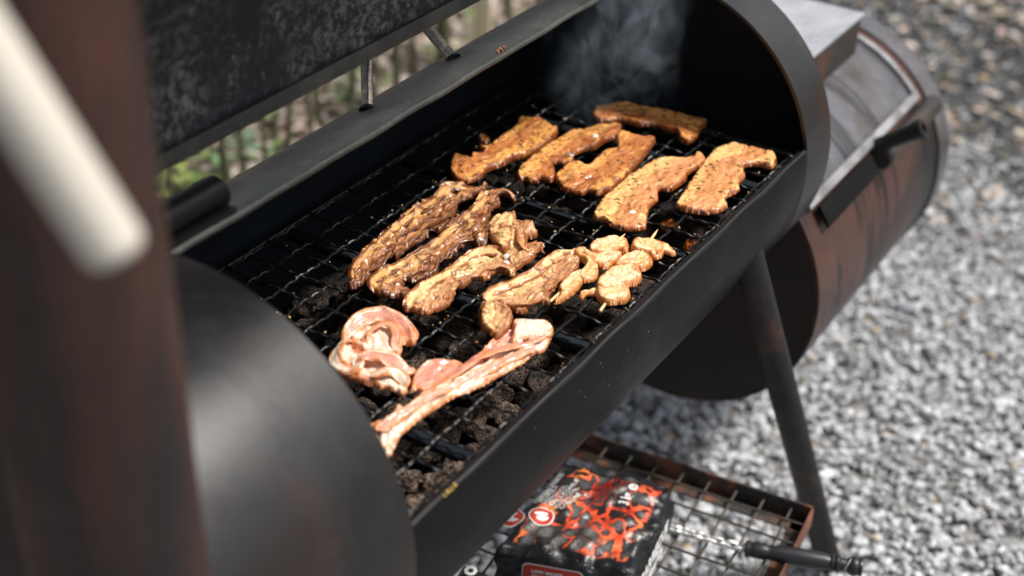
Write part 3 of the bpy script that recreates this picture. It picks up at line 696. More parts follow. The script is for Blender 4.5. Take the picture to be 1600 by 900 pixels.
def ribbon(pts, off, sc, seed, thick=.0028, band=(.0, .0), ruf=.0016, lean=None):
    """thin folded slice: pts = (px, py, height, width, roll degrees)"""
    C_ = []
    for (x, y, h_z, wd, ro) in pts:
        c_ = onz(off[0]+x/sc, off[1]+y/sc, MZ+h_z); C_.append((*c_, wd, ro))
    C_ = np.array(C_, float); n_ = len(C_); Q = []
    for i in range(n_-1):
        p0, p1, p2, p3 = C_[max(i-1, 0)], C_[i], C_[i+1], C_[min(i+2, n_-1)]
        for t in np.arange(14)/14: Q.append(.5*((2*p1)+(-p0+p2)*t+(2*p0-5*p1+4*p2-p3)*t*t+(-p0+3*p1-3*p2+p3)*t**3))
    Q.append(C_[-1]); Q = np.array(Q); m_ = len(Q); tg = np.gradient(Q[:, :3], axis=0); tg /= np.linalg.norm(tg, axis=1)[:, None]+1e-9
    W_ = 15; ring = 2*W_; V_ = np.zeros((m_, ring, 3)); FL = np.zeros((m_, ring, 3)); BD = np.zeros((m_, ring)); ED = np.zeros((m_, ring)); L_ = np.concatenate([[0], np.cumsum(np.linalg.norm(np.diff(Q[:, :3], axis=0), axis=1))])
    for i in range(m_):
        t = tg[i]; side = np.cross(t, [0, 0, 1.0]); side /= np.linalg.norm(side)+1e-9; up = np.cross(side, t); a_ = math.radians(Q[i, 4])
        sd_ = side*math.cos(a_)+up*math.sin(a_); nn = up*math.cos(a_)-side*math.sin(a_)
        taper = min(1, (min(i, m_-1-i)+1)/6)**.5
        u_ = np.linspace(-1, 1, W_); nz = noise(np.stack([np.full(W_, L_[i]*60), u_*1.6, np.full(W_, seed*3.3)], 1))
        wv = ruf*nz*(.5+1.2*u_**2)*2.2; wj = Q[i, 3]*.5*taper*(1+.18*float(noise(np.array([[L_[i]*90, seed*1.1, 0]]))[0]))
        for k in range(W_):
            b0 = Q[i, :3]+sd_*u_[k]*wj+nn*wv[k]; th = thick*.5*math.sqrt(max(1-u_[k]**6, .0))+.0002
            V_[i, k] = b0+nn*th; V_[i, ring-1-k] = b0-nn*th
            for q_ in (k, ring-1-k):
                FL[i, q_] = (L_[i]+seed, u_[k]*wj, 0); BD[i, q_] = .5+.5*math.sin(u_[k]*2.6+band[0]+.9*nz[k]*2) if lean is None else lean; ED[i, q_] = 1-abs(u_[k])
    V_ = V_.reshape(-1, 3); V_[:, 2] = np.maximum(V_[:, 2], MZ+.0003)-MZ
    F_ = []
    for i in range(m_-1):
        for k in range(ring): F_.append((i*ring+k, i*ring+(k+1) % ring, (i+1)*ring+(k+1) % ring, (i+1)*ring+k))
    for e_ in (0, (m_-1)*ring):
        for k in range(W_-1):
            f_q = (e_+k, e_+ring-1-k, e_+ring-2-k, e_+k+1); F_.append(f_q if e_ == 0 else f_q[::-1])
    F_ = np.array(F_)[:, ::-1]
    return dict(V=V_, F=F_, band=BD.ravel(), edge=np.clip(ED.ravel()*1.5, 0, 1), ridge=np.full(len(V_), .6), flow=FL.reshape(-1, 3))
def join(bodies, name, mats, base_z, parent=None, fms=None):
    V_ = np.concatenate([b_['V'] for b_ in bodies]); c0 = V_.mean(0); 
    off = 0; Fs = []; fm = []
    for k_, b_ in enumerate(bodies): Fs.append(b_['F']+off); off += len(b_['V']); fm += [fms[k_] if fms else 0]*len(b_['F'])
    loc = np.array([c0[0], c0[1], base_z])
    V2 = V_.copy(); V2[:, :2] -= loc[:2]
    me = mesh_np(name, V2, np.concatenate(Fs), mats, True, fm)
    for a in ('band', 'edge', 'ridge'): fattr(me, a, np.concatenate([b_[a] for b_ in bodies]))
    vattr(me, 'flow', np.concatenate([b_['flow'] for b_ in bodies]))
    if parent is None: return link(name, me, None, tuple(loc))
    o = link(name, me, parent); o.location = Vector(loc)-parent.location; return o
MZ = ZG+.0045    # top of the wires
def pol(pts, off, sc, dz=.005): return unpoly(pts, off, sc, MZ+dz)
def lobe(off, sc, dz, *ls):
    out = []
    for (x, y, r, h) in ls:
        c_ = onz(off[0]+x/sc, off[1]+y/sc, MZ+dz); out.append((c_[0], c_[1], r, h))
    return out
g_, gs = (900, 150), 4.09; h_, hs_ = (690, 170), 4.571; f_, fs = (520, 270), 3.912; e_, es = (740, 350), 4.706; d_, ds = (500, 480), 3.6

def crumb_obj(name, P, sizes, cols, label):
    o = stones(name, P, sizes, cols, MAT['crumb'], .9); return tag(o, label, kind='stuff')

# far slab lying across the grate
Pn = pol([(105,110),(150,62),(300,52),(450,80),(600,105),(720,130),(838,155),(800,215),(775,260),(720,300),(665,280),(640,230),(590,215),(500,185),(400,185),(300,160),(180,165),(120,150)], g_, gs, .005)
o = join([body(Pn, 0.0074, 0.0045, 1, nband=1.5, ridge=.001)], 'pork_slab', [MAT['slab']], MZ)
tag(o, 'browned pork belly slab lying crosswise at the back of the grate under the smoke', 'pork slab', 'grilled pork belly slabs')
Pm = pol([(640,690),(700,590),(760,500),(830,410),(900,340),(990,300),(1080,320),(1180,345),(1270,375),(1280,430),(1240,460),(1160,440),(1070,455),(1085,510),(1040,560),(1045,600),(960,650),(970,700),(920,735),(830,750),(720,735),(650,715)], g_, gs, .0045)
o = join([body(Pm, 0.0068, 0.0045, 2, nband=1.2, bandshift=1.2, lobes=lobe(g_, gs, .01, (1240,410,.010,.004), (1000,600,.012,.003)), crease=None, ridge=.0016)], 'pork_slab', [MAT['slab2']], MZ)
tag(o, 'golden pork belly slab with a hooked right end, nearest the far front rim', 'pork slab', 'grilled pork belly slabs')
Pl = pol([(112,745),(160,670),(260,580),(370,490),(470,430),(560,408),(660,410),(740,400),(770,370),(820,390),(820,430),(720,495),(700,540),(610,600),(530,600),(525,660),(475,710),(455,790),(450,840),(415,850),(340,858),(250,840),(190,800),(120,780)], g_, gs, .0045)
o = join([body(Pl, 0.0074, 0.0045, 3, nband=1.1, bandshift=.4, lobes=lobe(g_, gs, .01, (790,400,.010,.004), (380,760,.010,.003)), ridge=.0012)], 'pork_slab', [MAT['slab2']], MZ)
tag(o, 'pale golden pork belly slab with a knobbly tip and a white bone end', 'pork slab', 'grilled pork belly slabs')
def bone(px, py, r, parent, up=.013, sx=1.0):
    up -= .0052
    c_ = onz(px, py, MZ+up); mb = MB(); mb.lathe([(-.004, r*.75), (0, r), (.003, r*.95), (.0044, r*.55), (.0048, 0)], (0, 0, 0), (-.45, -.55, .8), 16)
    o2 = mb.build('bone', MAT['bone'], parent); o2.location = Vector(c_)-parent.location; o2.scale = (sx, 1, 1); return o2
bone(988, 336, .0062, o, .0125)
Pi = pol([(55,430),(80,350),(150,355),(200,370),(210,335),(280,330),(300,300),(260,280),(270,270),(340,270),(440,190),(530,130),(540,90),(575,72),(640,88),(690,75),(740,100),(790,140),(835,155),(800,220),(700,290),(600,340),(500,370),(420,410),(330,440),(280,490),(200,520),(120,515),(75,480)], h_, hs_, .005)
o = join([body(Pi, 0.0087, 0.0041, 4, nband=1.6, bandshift=2.2, ridge=.0018, crease=None)], 'pork_slab', [MAT['slab']], MZ)
tag(o, 'orange brown pork belly slab with a notched skin edge, furthest left of the back group', 'pork slab', 'grilled pork belly slabs')
Pj = pol([(540,440),(570,410),(640,350),(740,270),(850,200),(930,160),(1020,145),(1110,115),(1200,108),(1270,110),(1290,155),(1240,205),(1165,235),(1100,280),(1040,290),(960,318),(900,335),(950,360),(925,392),(850,385),(800,385),(815,450),(800,510),(750,510),(700,500),(690,520),(620,515),(590,500),(550,500)], h_, hs_, .005)
o = join([body(Pj, 0.0074, 0.0045, 5, nband=1.4, lobes=lobe(h_, hs_, .01, (1100,220,.014,.004), (760,470,.008,.003), (1230,150,.010,.003)), ridge=.0014)], 'pork_slab', [MAT['slab']], MZ)
tag(o, 'spiced pork belly slab with a bulging far end, left one of the touching pair', 'pork slab', 'grilled pork belly slabs')
bone(690+1095/hs_, 170+205/hs_, .005, o, .0155)
Pk = pol([(830,540),(810,480),(880,420),(960,395),(1045,412),(1075,385),(1120,345),(1185,300),(1250,285),(1245,215),(1290,170),(1400,195),(1525,210),(1490,290),(1420,380),(1330,470),(1250,550),(1160,600),(1110,610),(1050,590),(1000,610),(930,590),(860,570)], h_, hs_, .005)
o = join([body(Pk, 0.0081, 0.0045, 6, nband=1.3, bandshift=1.1, lobes=lobe(h_, hs_, .01, (930,470,.010,.004), (1190,330,.009,.003)), crease=None, ridge=.0014)], 'pork_slab', [MAT['slab']], MZ)
tag(o, 'spiced pork belly slab with a square far end, right one of the touching pair', 'pork slab', 'grilled pork belly slabs')

# crisp strips
Pa = pol([(100,695),(120,640),(110,560),(150,500),(200,455),(270,400),(350,320),(400,280),(500,205),(600,140),(700,60),(760,55),(800,75),(850,110),(900,90),(935,65),(945,90),(880,130),(830,165),(770,180),(760,220),(715,255),(710,300),(660,360),(620,345),(590,345),(580,390),(500,430),(430,500),(390,530),(350,490),(320,510),(320,550),(250,590),(220,640),(160,690)], f_, fs, .006)
o = join([body(Pa, 0.0053, 0.0030, 11, ruffle=.006, bend=.003, bumpy=.0021, nband=1.5, ridge=.0014, fray=.0017, fold=.0034, edgelift=.004, crease=None),
          ribbon([(120,665,.006,.010,-30),(140,570,.009,.013,-35),(240,470,.010,.013,-30),(350,365,.010,.014,-25),(480,265,.011,.013,-25),(600,185,.012,.014,-20),(700,100,.012,.015,-10),(790,95,.010,.013,0),(870,120,.008,.008,0)], f_, fs, 71.0, band=(4.4, 0), ruf=.0030),
          ribbon([(175,655,.005,.009,20),(280,560,.007,.012,25),(390,480,.008,.013,20),(500,385,.009,.015,15),(600,310,.009,.014,20),(680,270,.010,.014,25),(740,205,.009,.012,10)], f_, fs, 72.0, band=(1.2, 0), ruf=.0034)], 'bacon_strip', [MAT['crisp']], MZ)
tag(o, 'dark crisp bacon strip, furthest left of the three browned strips', 'bacon strip', 'browned bacon strips')
Pb = pol([(220,680),(235,640),(300,590),(380,550),(430,520),(470,530),(520,470),(600,430),(700,330),(760,270),(850,200),(880,160),(900,120),(960,120),(990,100),(1050,105),(1110,150),(1110,175),(1070,150),(1020,135),(1020,190),(980,230),(960,290),(960,350),(950,420),(890,440),(840,420),(790,450),(730,510),(660,540),(640,600),(560,640),(500,660),(440,650),(440,690),(475,730),(430,765),(330,755),(260,740)], f_, fs, .006)
o = join([body(Pb, 0.0059, 0.0034, 12, ruffle=.005, bend=.003, bumpy=.0021, nband=1.3, ridge=.0014, fray=.0017, fold=.0034, edgelift=.004, lobes=lobe(f_, fs, .01, (350,670,.013,.006), (900,390,.011,.004), (540,500,.010,.003)), crease=None),
          ribbon([(960,190,.010,.012,0),(985,130,.014,.011,10),(1035,108,.016,.008,10),(1080,122,.014,.006,0),(1108,160,.008,.005,0),(1112,180,.003,.003,0)], f_, fs, 68.0, band=(1.6, 0)),
          ribbon([(250,735,.006,.012,-20),(250,665,.011,.016,-25),(330,600,.012,.017,-20),(420,560,.010,.014,-20),(520,500,.010,.012,-25),(620,440,.010,.012,-25),(740,330,.011,.014,-20),(850,240,.012,.014,-20),(930,170,.012,.012,-10),(985,120,.012,.010,0)], f_, fs, 73.0, band=(4.2, 0), ruf=.0030),
          ribbon([(460,640,.006,.010,20),(560,590,.008,.013,20),(650,510,.008,.014,20),(760,430,.009,.013,20),(870,380,.010,.015,10),(940,290,.010,.014,15)], f_, fs, 74.0, band=(1.2, 0), ruf=.0032)], 'bacon_strip', [MAT['crisp']], MZ)
tag(o, 'crisp bacon strip with a curled thin tip at its far end, middle of the three', 'bacon strip', 'browned bacon strips')
bone(520+870/fs, 270+355/fs, .0028, o, .0135); bone(520+845/fs, 270+408/fs, .0028, o, .012)
Pc1 = pol([(428,820),(480,740),(540,685),(600,640),(700,590),(770,560),(830,490),(920,465),(1000,455),(1060,470),(1110,520),(1115,630),(1060,610),(1000,600),(930,655),(870,640),(800,690),(740,690),(750,740),(700,810),(620,840),(570,865),(500,850),(440,840)], f_, fs, .007)
Pc2 = pol([(985,440),(975,390),(950,320),(970,260),(1040,235),(1110,230),(1120,280),(1150,285),(1200,290),(1255,350),(1220,370),(1190,370),(1200,410),(1260,405),(1295,465),(1260,440),(1230,500),(1180,530),(1110,560),(1050,500)], f_, fs, .012)
Pc3 = pol([(960,300),(1040,240),(1105,245),(1100,330),(1085,430),(1040,450),(990,420),(950,350)], f_, fs, .018)
o = join([body(Pc1, 0.0053, 0.0030, 13, ruffle=.004, bend=.002, bumpy=.0019, nband=1.2, ridge=.0014, fray=.0017, fold=.0034, edgelift=.004, lobes=lobe(f_, fs, .01, (640,740,.013,.006), (520,780,.010,.003)), crease=None),
          body(Pc2, 0.0074, 0.0045, 14, ruffle=.003, bumpy=.0021, nband=1.0, ridge=.001, fray=.0017, fold=.0036, zoff=.001, lobes=lobe(f_, fs, .014, (1190,320,.008,.004), (1150,470,.010,.004))),
          body(Pc3, 0.0062, 0.0060, 15, bumpy=.001, nband=.7, bandshift=4.2, zoff=.009),
          ribbon([(440,830,.006,.012,-20),(500,745,.010,.016,-20),(600,670,.011,.017,-15),(720,600,.009,.013,-20),(830,515,.010,.014,-20),(920,480,.011,.016,-10),(1010,490,.012,.018,0)], f_, fs, 75.0, band=(4.4, 0), ruf=.0026),
          ribbon([(600,820,.006,.012,20),(690,740,.010,.014,20),(780,660,.008,.009,20),(880,620,.009,.010,15),(990,570,.010,.012,10),(1080,590,.009,.012,0)], f_, fs, 76.0, band=(1.4, 0), ruf=.0026),
          ribbon([(1120,300,.012,.010,0),(1150,380,.013,.014,10),(1160,450,.013,.014,20),(1220,480,.010,.010,10),(1270,430,.010,.006,0),(1290,460,.005,.004,0)], f_, fs, 77.0, band=(1.4, 0), ruf=.0026)], 'bacon_strip', [MAT['half'], MAT['crisp']], MZ, fms=[0]*6)
tag(o, 'knotted bacon piece with a folded pale lump and white bones, beside the crisp strips', 'bacon strip', 'browned bacon strips')
bone(520+1055/fs, 270+560/fs, .0042, o, .0125, 1.3); bone(520+1060/fs, 270+515/fs, .0038, o, .0135, 1.2)
# half done strip
Pd1 = pol([(45,740),(35,650),(50,560),(110,490),(200,450),(300,410),(400,370),(470,340),(520,270),(580,210),(650,200),(700,190),(760,190),(800,240),(760,290),(720,340),(640,400),(620,440),(560,520),(560,570),(500,560),(430,570),(380,630),(300,620),(240,600),(170,590),(140,640),(120,760),(70,765)], e_, es, .007)
Pd2 = pol([(60,600),(150,575),(230,590),(275,620),(290,670),(270,740),(220,790),(165,815),(100,770),(55,740),(45,660)], e_, es, .013)
o = join([body(Pd1, 0.0062, 0.0037, 16, ruffle=.003, bend=.002, bumpy=.0016, nband=1.1, ridge=.002, lobes=lobe(e_, es, .01, (430,480,.012,.003)), fray=.0012, fold=.0024),
          ribbon([(85,560,.010,.014,-30),(160,485,.012,.015,-30),(300,430,.012,.014,-25),(430,370,.012,.014,-25),(530,290,.013,.014,-25),(620,220,.013,.014,-15),(710,200,.012,.011,0)], e_, es, 78.0, band=(4.4, 0), ruf=.0022),
          ribbon([(290,600,.007,.012,20),(390,590,.008,.013,20),(480,520,.009,.014,15),(580,440,.009,.014,15),(680,350,.010,.014,15),(760,270,.010,.012,0)], e_, es, 79.0, band=(1.4, 0), ruf=.0024),
          body(Pd2, 0.0062, 0.0053, 17, bumpy=.0016, nband=.8, zoff=.006)], 'bacon_strip', [MAT['half']], MZ)
tag(o, 'golden half cooked bacon strip curled over at its near end beside the skewers', 'bacon strip')
# raw long strip
Pf = pol([(270,650),(330,620),(400,590),(430,540),(480,540),(540,500),(600,460),(680,410),(760,360),(800,310),(870,260),(930,210),(1000,140),(1080,100),(1150,120),(1290,150),(1290,190),(1250,240),(1200,250),(1150,300),(1050,350),(960,400),(880,450),(780,480),(680,540),(600,590),(520,650),(450,710),(420,780),(380,840),(340,790),(300,700)], d_, ds, .006)
Pf2 = pol([(510,470),(530,380),(580,310),(640,285),(740,290),(800,300),(800,350),(740,400),(660,440),(590,470),(540,465)], d_, ds, .006)
Pf3 = pol([(1075,190),(1085,120),(1090,65),(1180,65),(1280,70),(1315,110),(1300,150),(1230,170),(1150,175)], d_, ds, .013)
o = join([body(Pf, 0.0046, 0.0037, 21, ruffle=.0035, bend=.003, bumpy=.0008, nband=1.0, bandshift=3.6, ridge=.0010, fray=.0009, fold=.0016, pleat=(.0022, .011, .6), crease=None),
          body(Pf2, 0.0043, 0.0045, 22, ruffle=.004, bumpy=.0010, nband=.7, bandshift=1.6, ridge=.001, edgelift=.003),
          ribbon([(330,700,.009,.016,10),(400,640,.010,.014,-15),(480,590,.011,.010,-25),(580,520,.010,.010,-25),(700,460,.009,.012,-20),(840,400,.008,.012,-20),(980,330,.008,.012,-20),(1110,270,.009,.012,-15),(1210,225,.009,.010,-10)], d_, ds, 66.0, band=(1.4, 0), thick=.0022),
          ribbon([(560,500,.008,.008,20),(700,420,.010,.012,25),(820,330,.011,.014,25),(930,265,.011,.015,20),(1040,230,.011,.013,15),(1160,205,.011,.011,10),(1270,160,.012,.009,0)], d_, ds, 67.0, lean=.60, thick=.0022),
          body(Pf3, 0.0050, 0.0045, 23, bumpy=.0008, nband=.4, bandshift=4.4, zoff=.007)], 'raw_bacon_strip', [MAT['raw']], MZ)
tag(o, 'long pink raw bacon strip stretched along the near front of the grate', 'bacon strip')
Pe1 = pol([(150,110),(220,50),(310,15),(400,20),(460,50),(500,110),(540,150),(530,200),(470,200),(450,255),(400,262),(330,250),(260,250),(220,240),(170,190)], d_, ds, .010)
Pe2 = pol([(75,300),(90,230),(140,180),(190,200),(240,245),(300,240),(380,240),(450,270),(490,310),(525,350),(490,370),(495,430),(460,465),(380,430),(340,430),(300,410),(260,405),(200,390),(110,350)], d_, ds, .010)
Pe3 = pol([(245,225),(290,130),(370,90),(430,90),(455,150),(450,240),(400,245),(330,225)], d_, ds, .019)
Pe4 = pol([(190,330),(200,285),(250,265),(320,260),(400,270),(440,310),(430,390),(390,400),(330,385),(270,395),(215,380)], d_, ds, .018)
o = join([body(Pe1, 0.0074, 0.0060, 24, ruffle=.004, bumpy=.0012, nband=.8, bandshift=4.4, ridge=.001, zoff=.002, edgelift=.005, fold=.0016, pleat=(.0020, .015, .3), crease=None),
          body(Pe2, 0.0068, 0.0060, 25, ruffle=.003, bumpy=.0014, nband=1.1, bandshift=3.9, ridge=.001, fold=.0016, pleat=(.0018, .014, 1.3), crease=None),
          ribbon([(160,225,.006,.013,-20),(165,150,.012,.018,-30),(225,75,.017,.020,-35),(320,42,.019,.020,-35),(420,62,.018,.018,-30),(490,120,.013,.016,-25),(520,175,.008,.014,-20),(475,190,.006,.010,0)], d_, ds, 61.0, band=(1.6, 0)),
          ribbon([(245,235,.010,.007,30),(262,165,.016,.010,40),(320,105,.018,.011,45),(390,95,.018,.011,30),(430,150,.016,.011,10),(425,215,.012,.012,-10),(450,262,.006,.009,-20)], d_, ds, 62.0, lean=.60),
          ribbon([(195,190,.008,.010,-20),(130,200,.012,.014,-35),(92,255,.012,.016,-35),(100,320,.010,.016,-25),(160,352,.010,.014,-10),(215,330,.014,.012,20),(235,270,.018,.010,30)], d_, ds, 63.0, band=(4.0, 0)),
          ribbon([(205,375,.008,.010,10),(215,300,.016,.014,20),(275,268,.019,.018,0),(350,275,.019,.020,-10),(420,310,.016,.018,-20),(485,355,.010,.014,-20),(528,352,.006,.007,0)], d_, ds, 64.0, band=(1.2, 0)),
          ribbon([(290,395,.010,.010,-10),(360,360,.015,.014,0),(430,370,.013,.016,-20),(475,420,.008,.014,-30),(462,462,.003,.008,-20)], d_, ds, 65.0, band=(4.4, 0))], 'raw_bacon_strip', [MAT['raw']], MZ)
tag(o, 'raw bacon strip folded into a pink and cream rosette at the near left', 'bacon strip')
# skewers
def skewer(name, sticks, chunks, label, seed):
    c_ = onz(*chunks[0][0][0], MZ); allp = np.concatenate([c__[0] for c__ in chunks]).mean(0); c_ = onz(allp[0], allp[1], MZ)
    t = empty(name, tuple(c_), label, 'skewer', 'chicken skewers'); tl_ = Vector(c_)
    mb = MB(); a, b_ = sticks; pa, pb = Vector(onz(*a, MZ+.004)), Vector(onz(*b_, MZ+.012)); dd = (pb-pa).normalized()
    mb.tube([pa, pa+dd*.004, pa.lerp(pb, .5), pb-dd*.012, pb], [.0016, .0019, .0019, .0018, .0003], 10)
    o_ = mb.build('stick', MAT['stick'], t); o_.matrix_parent_inverse = Matrix.Translation(-tl_)
    for i, (pp, zo, T_) in enumerate(chunks):
        P_ = np.array([onz(x, y, MZ+.005+zo)[:2] for x, y in pp])
        join([body(P_, T_*.75, .0055, seed+i*1.3, bumpy=.0011, nband=.9, bandshift=i*2.1, ridge=.0006, fold=.0012, zoff=zo, step=.0009, fray=.0004)], 'chicken_chunk', [MAT['chicken']], MZ, parent=t)
    return t
def E(*p): return np.array([(740+x/es, 350+y/es) for x, y in p])
skewer('chicken_skewer', (tuple(E((560, 572))[0]), tuple(E((1116, 72))[0])), [
    (E((590,575),(630,520),(620,470),(660,420),(720,370),(790,350),(830,400),(790,450),(760,490),(700,530),(650,565)), 0, .010),
    (E((740,240),(735,200),(790,180),(850,205),(900,270),(920,340),(900,400),(830,420),(780,405),(770,360),(820,310),(800,265)), .003, .010),
    (E((850,215),(900,205),(1000,200),(1060,215),(1095,240),(1030,290),(990,320),(930,315),(890,280),(850,245)), .001, .010),
    (E((850,200),(850,160),(890,120),(980,95),(1080,95),(1130,115),(1142,190),(1110,205),(1070,195),(1000,215),(900,225)), .003, .010)],
    'chicken skewer lying against the half cooked bacon strip, left one of the two', 31)
skewer('chicken_skewer', (tuple(E((928, 642))[0]), tuple(E((1355, 40))[0])), [
    (E((775,510),(790,485),(850,470),(910,455),(960,470),(930,510),(880,515),(830,512),(805,545),(782,535)), 0, .006),
    (E((900,520),(905,480),(960,460),(1060,450),(1130,450),(1155,520),(1120,570),(1060,580),(980,587),(925,565)), .001, .011),
    (E((900,450),(930,390),(1000,330),(1100,310),(1200,310),(1240,390),(1200,440),(1140,450),(1040,480),(940,490)), .003, .010),
    (E((1035,300),(1080,240),(1160,205),(1260,200),(1305,235),(1318,290),(1270,330),(1220,335),(1130,320),(1060,320)), .001, .010),
    (E((1155,175),(1180,115),(1280,110),(1370,125),(1400,150),(1390,230),(1330,250),(1290,225),(1200,205)), .003, .010),
    (E((1380,130),(1440,150),(1490,200),(1470,222),(1410,205),(1370,190)), .002, .006)],
    'chicken skewer nearest the front rim with its pointed stick tip showing at the far end', 47)
# crumb blob behind the back slab
P_ = np.array([onz(x, y, MZ+.004)[:2] for x, y in [(747,213),(755,209),(763,213),(764,220),(755,223),(747,219)]])
o = join([body(P_, 0.0050, 0.0030, 55, step=.0009)], 'meat_scrap', [MAT['slab']], MZ); tag(o, 'small burnt meat scrap alone on the back of the grate', 'meat scrap')
# tiny crumbs on wires and rims: stuff
K = 260; xi = rng.choice(len(xs_), K); yc = rng.uniform(YF+.01, YB-.03, K); along = rng.uniform(0, 1, K) < .5
Pc = np.stack([np.where(along, rng.uniform(.02, .9, K), xs_[xi]+rng.normal(0, .002, K)), np.where(along, ys_[rng.choice(len(ys_), K)]+rng.normal(0, .0015, K), yc), np.full(K, ZG+.0035)], 1)
cc = np.array([[.50, .30, .13], [.32, .14, .06], [.10, .05, .03], [.6, .42, .22]])[rng.choice(4, K)]*rng.uniform(.6, 1.1, (K, 1))
crumb_obj('food_crumbs', Pc, rng.uniform(.0006, .0021, K), cc, 'tiny browned food crumbs scattered on the grate wires')
K = 60; aa = rng.uniform(98.5, 112, K); Pr = np.stack([rng.uniform(.1, .9, K), -(R0+.0005)*np.cos(np.radians(aa)), (R0+.0005)*np.sin(np.radians(aa))], 1)
NP_ = 30; aa2 = 9-20*rng.beta(1.2, 2.2, NP_); xx2 = np.concatenate([rng.normal(.42, .05, NP_//2), rng.uniform(.2, .95, NP_-NP_//2)]); Pr2 = np.stack([xx2, -(R0+.0003)*np.cos(np.radians(aa2)), (R0+.0003)*np.sin(np.radians(aa2))], 1)
cc = np.concatenate([np.full((K, 3), .16), np.array([[.4, .3, .2]])*rng.uniform(.15, .8, (30, 1))])
blob = np.array([onz(x, y, .2485)[:3] for x, y in ((778,80),(782,77),(787,74),(784,78))]); cc = np.concatenate([cc, np.array([[.38, .16, .08]]*4)])
yb = np.array([[.052, -.2462, .0455], [.058, -.2462, .0458], [.070, -.246, .046], [.064, -.2465, .0452]]); cc = np.concatenate([cc, np.array([[.6, .38, .10]]*4)])
crumb_obj('rim_grit', np.concatenate([Pr, Pr2, blob, yb]), np.concatenate([rng.uniform(.0003, .0010, K+30), [.0022]*4, [.0024]*4]), cc, 'specks of grit and food stuck to the barrel rims')

# ------------------------------------------------------------------ charcoal bag
def bag(corners, z0, z1, name, label, seed, pr_mat, parent_print=True):
    c = [np.array(q, float) for q in corners]   # near-left, far-left, far-right, near-right as seen: (back near),(back far),(front far),(front near)
    t = empty(name, (*np.mean(c, 0)[:2], z0), label, 'charcoal bag'); tinv = Matrix.Translation(-Vector(t.location))
    nu, nv, nw = 56, 44, 14; bm = bmesh.new()
    def P(u, v_): return c[0]*(1-u)*(1-v_)+c[1]*u*(1-v_)+c[2]*u*v_+c[3]*(1-u)*v_
    def pos(u, v_, w_):
        uu, vv_ = 2*u-1, 2*v_-1; ww = 2*w_-1
        # pillow: edges pulled in, centre swollen
        inset = .03*abs(ww)**6
        u2, v2 = .5+(u-.5)*(1-inset*2), .5+(v_-.5)*(1-inset*2)
        p = P(u2, v2); swell = (1-uu**6)*(1-vv_**6)
        z = z0+(z1-z0)*(.5+.5*ww*(.80+.20*swell))
        n1 = float(noise(np.array([[p[0]*22, p[1]*22, z*30+seed]]))[0]); n2 = float(noise(np.array([[p[0]*60, p[1]*60, z*70+seed]]))[0])
        out = np.array([p[0], p[1]])-np.mean(c, 0)[:2]; out /= np.linalg.norm(out)+1e-9
        side = max(abs(uu), abs(vv_))**8
        return (p[0]+out[0]*(n1*.015+n2*.006)*side, p[1]+out[1]*(n1*.015+n2*.006)*side, z+(n1*.012+n2*.006)*(1 if ww > 0 else 0))
    vd = {}; uvw = []
    def gv(i, j, k):
        key = (i, j, k)
        if key not in vd: vd[key] = bm.verts.new(pos(i/nu, j/nv, k/nw)); uvw.append((i/nu, j/nv, k/nw))
        return vd[key]
    for i in range(nu):
        for j in range(nv):
            bm.faces.new([gv(i, j, nw), gv(i, j+1, nw), gv(i+1, j+1, nw), gv(i+1, j, nw)]).material_index = 0
            bm.faces.new([gv(i, j, 0), gv(i+1, j, 0), gv(i+1, j+1, 0), gv(i, j+1, 0)]).material_index = 1
    for k in range(nw):
        for i in range(nu):
            bm.faces.new([gv(i, 0, k), gv(i, 0, k+1), gv(i+1, 0, k+1), gv(i+1, 0, k)]).material_index = 1
            bm.faces.new([gv(i, nv, k), gv(i+1, nv, k), gv(i+1, nv, k+1), gv(i, nv, k+1)]).material_index = 1
        for j in range(nv):
            bm.faces.new([gv(0, j, k), gv(0, j+1, k), gv(0, j+1, k+1), gv(0, j, k+1)]).material_index = 1
            bm.faces.new([gv(nu, j, k), gv(nu, j, k+1), gv(nu, j+1, k+1), gv(nu, j+1, k)]).material_index = 1
    bmesh.ops.recalc_face_normals(bm, faces=bm.faces[:])
    me = bpy.data.meshes.new('bag_body'); bm.to_mesh(me); bm.free()
    me.materials.append(pr_mat); me.materials.append(MAT['bag']); me.polygons.foreach_set('use_smooth', np.ones(len(me.polygons), bool))
    co = np.array([v_.co[:] for v_ in me.vertices]); u = np.array(uvw); vattr(me, 'flow', co*np.array([1, 1, .0])+seed*.211)
    fattr(me, 'mask', np.clip(np.minimum(np.minimum(u[:, 0], 1-u[:, 0])*7, np.minimum(u[:, 1], 1-u[:, 1])*7), 0, 1))
    o = link('bag_body', me, t); o.matrix_parent_inverse = tinv
    return t, tinv, pos
def text(s, size, mtl, loc, rot, parent, tinv, bold=0.0, name='lettering', xs=1.0, extr=.0003):
    cu = bpy.data.curves.new(name, 'FONT'); cu.body = s; cu.size = size; cu.offset = bold; cu.extrude = extr; cu.resolution_u = 2
    tmp = bpy.data.objects.new('tmp', cu); COL.objects.link(tmp); dg = bpy.context.evaluated_depsgraph_get()
    me = bpy.data.meshes.new_from_object(tmp.evaluated_get(dg)); bpy.data.objects.remove(tmp); bpy.data.curves.remove(cu)
    me.materials.clear(); me.materials.append(mtl)
    me.transform(Matrix.Translation(Vector(loc)) @ rot.to_4x4() @ Matrix.Diagonal((xs, 1, 1, 1)))
    o = link(name, me, parent); o.matrix_parent_inverse = tinv; return o
BT = -.402
bc = [onz(771, 849, BT), onz(893, 712, BT), onz(1057, 752, BT), onz(991, 888, BT)]
bc = [q[:2] for q in bc]
bagt, binv, bpos = bag(bc, SZ+.0125, BT, 'charcoal_bag', 'black charcoal bag printed with glowing coals and 3 kg, on the lower rack', 3, MAT['print'])
